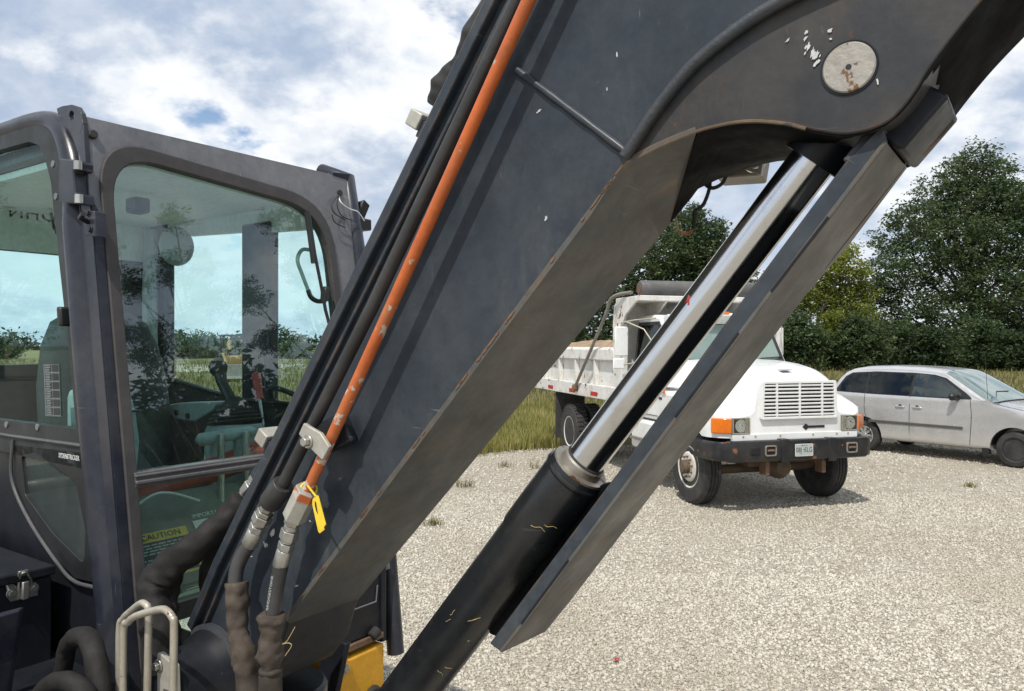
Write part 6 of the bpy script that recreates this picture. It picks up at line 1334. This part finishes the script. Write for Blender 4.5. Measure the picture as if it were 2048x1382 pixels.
# ------------------------------------------------------------------ silver van
VN = Frame((.575, -.818), (8.114, 16.66))
def van():
    V = empty('minivan', (*VN.B, 0), VN.rz, 'silver minivan with dark side glass parked behind the dump truck', 'van')
    xs_ = [-.88, -.855, -.80, -.725, -.62, -.50, -.37, -.13, .4, 1.0, 1.4, 1.62, 1.85, 2.1, 2.35, 2.5, 2.9, 3.3, 3.6, 3.76, 3.82]
    zt_ = [.92, 1.06, 1.22, 1.40, 1.56, 1.67, 1.725, 1.765, 1.785, 1.775, 1.745, 1.705, 1.57, 1.415, 1.26, 1.155, 1.075, .99, .90, .78, .62]
    wd_ = [.78, .82, .86, .89, .91, .925, .93, .935, .94, .94, .94, .94, .94, .935, .93, .925, .91, .87, .78, .66, .55]
    zs_ = [.40, .36, .33, .30, .29, .28] + [.27] * 10 + [.27, .28, .32, .36, .40]
    def section(x):
        zt, w, zs = (float(np.interp(x, xs_, q)) for q in (zt_, wd_, zs_))
        zb = min(1.17, zt - .03); ys = lambda z: w - .03 - max(0, z - 1.17) * .33
        zr = max(zt - .10, zb + .005) if zt > 1.25 else zb + (zt - zb) * .5
        ctl = [(w - .09, zs), (w - .02, zs + .05), (w - .005, zs + .16), (w, .62 if zs < .5 else zs + .2), (w - .004, min(.86, zb - .1)), (w - .014, min(1.04, zb - .05)), (w - .03, zb), (ys(lerp(zb, zr, .5)), lerp(zb, zr, .5)), (ys(zr), zr), (ys(zr) - .10, zt - .035), (ys(zr) - .28, zt - .008), (ys(zr) - .5, zt + .0), (0, zt + .004)]
        return ctl
    def lerp(a, b, t): return a + (b - a) * t
    def dense(ctl):
        P = spline([(a, b, 0) for a, b in ctl], 4); return [(p.x, p.y) for p in P]
    X = list(np.linspace(-.88, -.36, 26)) + list(np.linspace(-.32, 2.6, 60)) + list(np.linspace(2.65, 3.82, 28))
    rings = []; prof = {}
    for x in X:
        d = dense(section(x)); rings.append([(x, -a, b) for a, b in d] + [(x, a, b) for a, b in reversed(d[:-1])])
    body = MB().loft(rings).build('body', 'van_silver', V, ang=50)
    bm = bmesh.new(); bm.from_mesh(body.data); bmesh.ops.remove_doubles(bm, verts=bm.verts, dist=.0008); bmesh.ops.dissolve_degenerate(bm, dist=.0005, edges=bm.edges); bmesh.ops.recalc_face_normals(bm, faces=bm.faces); bm.to_mesh(body.data); bm.free()
    cut = [MB().cyl((xx, s * .55, .33), (xx, s * 1.2, .33), .395, seg=40).build('wheel_cut', 'dark_void', V) for xx in (0, 2.84) for s in (-1, 1)]
    bool_cut(body, cut)
    def yat(x, z):
        d = dense(section(x)); 
        for (a, b), (c, e) in zip(d, d[1:]):
            if b <= z <= e: return a + (c - a) * (z - b) / max(e - b, 1e-6)
        return d[-1][0]
    def patch(name, poly, mat, s, off=.006, n=10, th=.0):
        pts = []
        for k in range(len(poly)):
            a, b = Vector(poly[k]), Vector(poly[(k + 1) % len(poly)]); m_ = max(1, int((b - a).length / .08))
            pts += [tuple(a.lerp(b, t / m_)) for t in range(m_)]
        bm = bmesh.new(); vs = [bm.verts.new((x, 0, z)) for x, z in pts]; es = [bm.edges.new((vs[i], vs[(i + 1) % len(vs)])) for i in range(len(vs))]
        bmesh.ops.triangle_fill(bm, edges=es, use_beauty=True); bmesh.ops.subdivide_edges(bm, edges=[e for e in bm.edges if not e.is_boundary and e.calc_length() > .2], cuts=2, use_grid_fill=False); bmesh.ops.triangulate(bm, faces=bm.faces)
        for v in bm.verts: v.co.y = s * (yat(v.co.x, v.co.z) + off)
        me = bpy.data.meshes.new(name); bmesh.ops.recalc_face_normals(bm, faces=bm.faces); bm.to_mesh(me); bm.free(); me.materials.append(M[mat]); smooth(me, 60); return new_obj(name, me, V)
    for s in (-1, 1):
        band = round_poly([(-.69, 1.215), (-.64, 1.30), (-.475, 1.54), (-.33, 1.625), (.2, 1.662), (1.0, 1.655), (1.40, 1.628), (1.62, 1.57), (2.02, 1.30), (2.16, 1.185), (1.5, 1.185), (.2, 1.195)], .03, 3)
        patch('window_surround', band, 'black_plastic', s, .004)
        patch('quarter_window', round_poly([(-.64, 1.235), (-.46, 1.50), (-.33, 1.60), (.02, 1.635), (.0, 1.215)], .04, 4), 'privacy_glass', s, .008)
        patch('sliding_door_window', round_poly([(.05, 1.215), (.07, 1.638), (.98, 1.635), (.94, 1.205)], .03, 4), 'privacy_glass', s, .008)
        patch('front_door_window', round_poly([(1.0, 1.205), (1.04, 1.632), (1.38, 1.605), (1.58, 1.545), (1.93, 1.30), (1.93, 1.205)], .04, 4), 'car_glass', s, .009)
        for xs2, nm in (([(.02, 1.19), (.03, .85), (.12, .55), (.18, .33)], 'door_seam'), ([(.97, 1.19), (.97, .33)], 'door_seam'), ([(2.10, 1.18), (2.13, .9), (2.12, .6), (2.10, .33)], 'door_seam')):
            P_ = spline([(a, 0, b) for a, b in xs2], 4); MB().tube([(p.x, s * (yat(p.x, p.z) - .001), p.z) for p in P_], .006, 6).build(nm, 'dark_void', V)
        st = MB(); st.loft([[(x, s * (yat(x, z) + o_), z) for z, o_ in ((.615, .0), (.62, .016), (.665, .018), (.67, .0))] for x in np.linspace(.13, 1.98, 12)]); st.build('rub_strip', 'van_strip', V)
        for x in (.78, 1.12):
            h = MB(); h.loft([[(x + dx, s * (yat(x, z) + o_), z) for z, o_ in ((.955, .0), (.96, .028 * q), (.985, .030 * q), (.99, .0))] for dx, q in ((-.10, .35), (-.07, 1), (.07, 1), (.10, .35))]); h.build('door_handle', 'van_silver', V, bevel=.003)
            MB().lathe((x, s * (yat(x, .985) - .004), .985), (0, s, 0), [(0, .0), (.006, .035), (.0065, 0)], 16).build('handle_cup', 'steel_black', V)
        m = MB(); m.lathe((1.86, s * 1.02, 1.235), (-1, 0, 0), [(-.06, .0), (-.055, .05), (-.02, .085), (.03, .095), (.05, .09), (.052, 0)], 22); m.xf(lambda p: Vector((p.x, s * (1.02 + (abs(p.y) - 1.02) * 1.25), 1.235 + (p.z - 1.235) * .85))); m = m.build('mirror', 'black_plastic', V, ang=60)
        MB().tube([(1.90, s * .90, 1.20), (1.88, s * 1.0, 1.215)], .028, 10).build('mirror_arm', 'black_plastic', m)
        for xx in (0, 2.84): well(V, xx, .33, s * .50, s * (yat(xx, .6) - .02), .40)
        wheel('wheel', V, (0, s * .905, .325), (0, s, 0), .325, .21, .20, 'alloy'); wheel('wheel', V, (2.84, s * .895, .325), (0, s, 0), .325, .21, .20, 'steel')
        tl = MB(); tl.loft([[(x, s * (float(np.interp(x, xs_, wd_)) + o_ - .03), z) for z, o_ in ((.98, .0), (1.0, .045), (1.14, .045), (1.17, .0))] for x in (-.90, -.855, -.78, -.73)]); tl.build('tail_light', 'tail_red', V, bevel=.01)
        MB().box((2.30, s * .80, .20), (2.42, s * .90, .40)).build('mud_flap', 'steel_black', V)
    # windshield patch and fittings
    rows = []
    for x in np.linspace(1.58, 2.50, 12):
        d = [p for p in dense(section(x)) if p[1] >= section(x)[8][1] - .001]; d = [(a, b) for a, b in d]
        ye = d[0][0] - .035; ys2 = np.linspace(-ye, ye, 15); zt = float(np.interp(x, xs_, zt_))
        rows.append([(x + .01, y, float(np.interp(abs(y), [q[0] for q in reversed(d)], [q[1] for q in reversed(d)])) + .012) for y in ys2])
    MB().loft(rows, closed=False).build('windshield', 'screen_glass', V, ang=60)
    MB().tube([rows[-1][k] for k in range(15)], .012, 6).build('cowl_seal', 'black_plastic', V)
    MB().tube([(2.40, -.55, 1.235), (2.28, -.25, 1.33), (2.30, .2, 1.32)], .009, 6).build('wiper', 'black_plastic', V)
    MB().tube([(2.36, -.80, 1.19), (2.33, -.80, 1.75), (2.31, -.80, 2.02)], .004, 6).build('antenna', 'steel_black', V)
    MB().box((1.2, -.45, .9), (1.5, -.15, 1.45)).build('front_seat', 'seat_cloth', V, bevel=.06)
van()

# ------------------------------------------------------------------ machines far across the field, and behind the cab
def backhoe():
    Y = 44; X = (468 - 1024) / FPX * Y; g = hgt(X, Y)
    Bk = empty('backhoe_loader', (X, Y, g), R(-62), 'weathered yellow loader with open roof far off behind the joystick', 'loader')
    b = MB().box((-.2, -.40, .75), (1.35, .40, 1.40)); b.box((-1.1, -.45, .70), (-.2, .45, 1.1)); b.build('hood', 'digger_yellow', Bk, bevel=.06)
    for x, y in ((-.95, -.6), (-.95, .6), (.05, -.6), (.05, .6)): MB().tube([(x, y, .9), (x * .95, y, 2.5)], .05, 8).build('roof_post', 'steel_black', Bk)
    MB().box((-1.15, -.72, 2.5), (.25, .72, 2.60)).build('roof', 'steel_black', Bk, bevel=.04)
    MB().box((-.75, -.25, 1.1), (-.35, .25, 1.75)).build('seat', 'seat_cloth', Bk, bevel=.05)
    for s in (-1, 1):
        for xx, r in ((-.7, .65), (1.0, .42)): wheel('wheel', Bk, (xx, s * .95, r), (0, s, 0), r, .38, r * .55, 'steel')
        MB().tube([(.2, s * .62, 1.5), (1.3, s * .62, 1.15), (2.0, s * .62, .55)], .08, 8).build('loader_arm', 'digger_yellow', Bk)
    MB().prism([(2.0, .15), (2.7, .12), (2.75, .2), (2.25, .30), (2.15, .95), (2.0, .95)], lambda p: (p[0], -1.05, p[1]), lambda p: (p[0], 1.05, p[1])).build('bucket', 'arm_steel', Bk, bevel=.02)
    MB().tube([(-1.2, 0, .9), (-1.9, 0, 2.2), (-2.6, 0, 1.2), (-2.5, 0, .5)], .12, 8).build('digging_arm', 'digger_yellow', Bk)
backhoe()
def tractor():
    X, Y = -5.6, 9.4
    t = empty('compact_tractor', (X, Y, 0), R(160), 'orange red compact tractor seen dimly through the cab side window', 'tractor')
    MB().box((-.1, -.32, .75), (1.25, .32, 1.35)).build('hood', 'red_paint', t, bevel=.07)
    MB().box((-.9, -.55, .65), (-.1, .55, .95)).build('platform', 'body_black', t, bevel=.03)
    for s in (-1, 1):
        wheel('wheel', t, (-.6, s * .85, .58), (0, s, 0), .58, .32, .33, 'steel'); wheel('wheel', t, (1.0, s * .75, .38), (0, s, 0), .38, .24, .22, 'steel')
        MB().prism([(-1.15, 1.1), (-.9, 1.32), (-.4, 1.32), (-.15, 1.1)], lambda p: (p[0], s * .55, p[1]), lambda p: (p[0], s * .87, p[1])).build('fender', 'red_paint', t, bevel=.03)
        MB().tube([(-1.0, s * .5, .95), (-1.05, s * .5, 2.1)], .035, 8).build('roll_bar', 'body_black', t)
    MB().tube([(-1.05, -.5, 2.1), (-1.05, .5, 2.1)], .035, 8).build('roll_bar', 'body_black', t)
    MB().box((-.85, -.24, 1.05), (-.5, .24, 1.5)).build('seat', 'seat_cloth', t, bevel=.06)
    MB().lathe((-.12, 0, 1.55), (-.6, 0, 1), [(0, .17), (.012, .19), (.024, .17), (.012, .155)], 24).build('steering_wheel', 'black_plastic', t)
tractor()
def shed():
    Y = 75; X = (232 - 1024) / FPX * Y
    s = empty('storage_shed', (X, Y, hgt(X, Y)), R(8), 'small white shed far off at the left edge of the windshield', 'shed')
    MB().box((-.85, -1.2, 0), (.85, 1.2, 2.6)).build('wall', 'shed_white', s)
    MB().prism([(-1.0, 2.58), (1.0, 2.58), (0, 3.3)], lambda p: (p[0], -1.35, p[1]), lambda p: (p[0], 1.35, p[1])).build('roof', 'shed_white', s)
    MB().box((-.35, -1.23, 0), (.35, -1.2, 2.0)).build('door', 'label_grey', s)
shed()
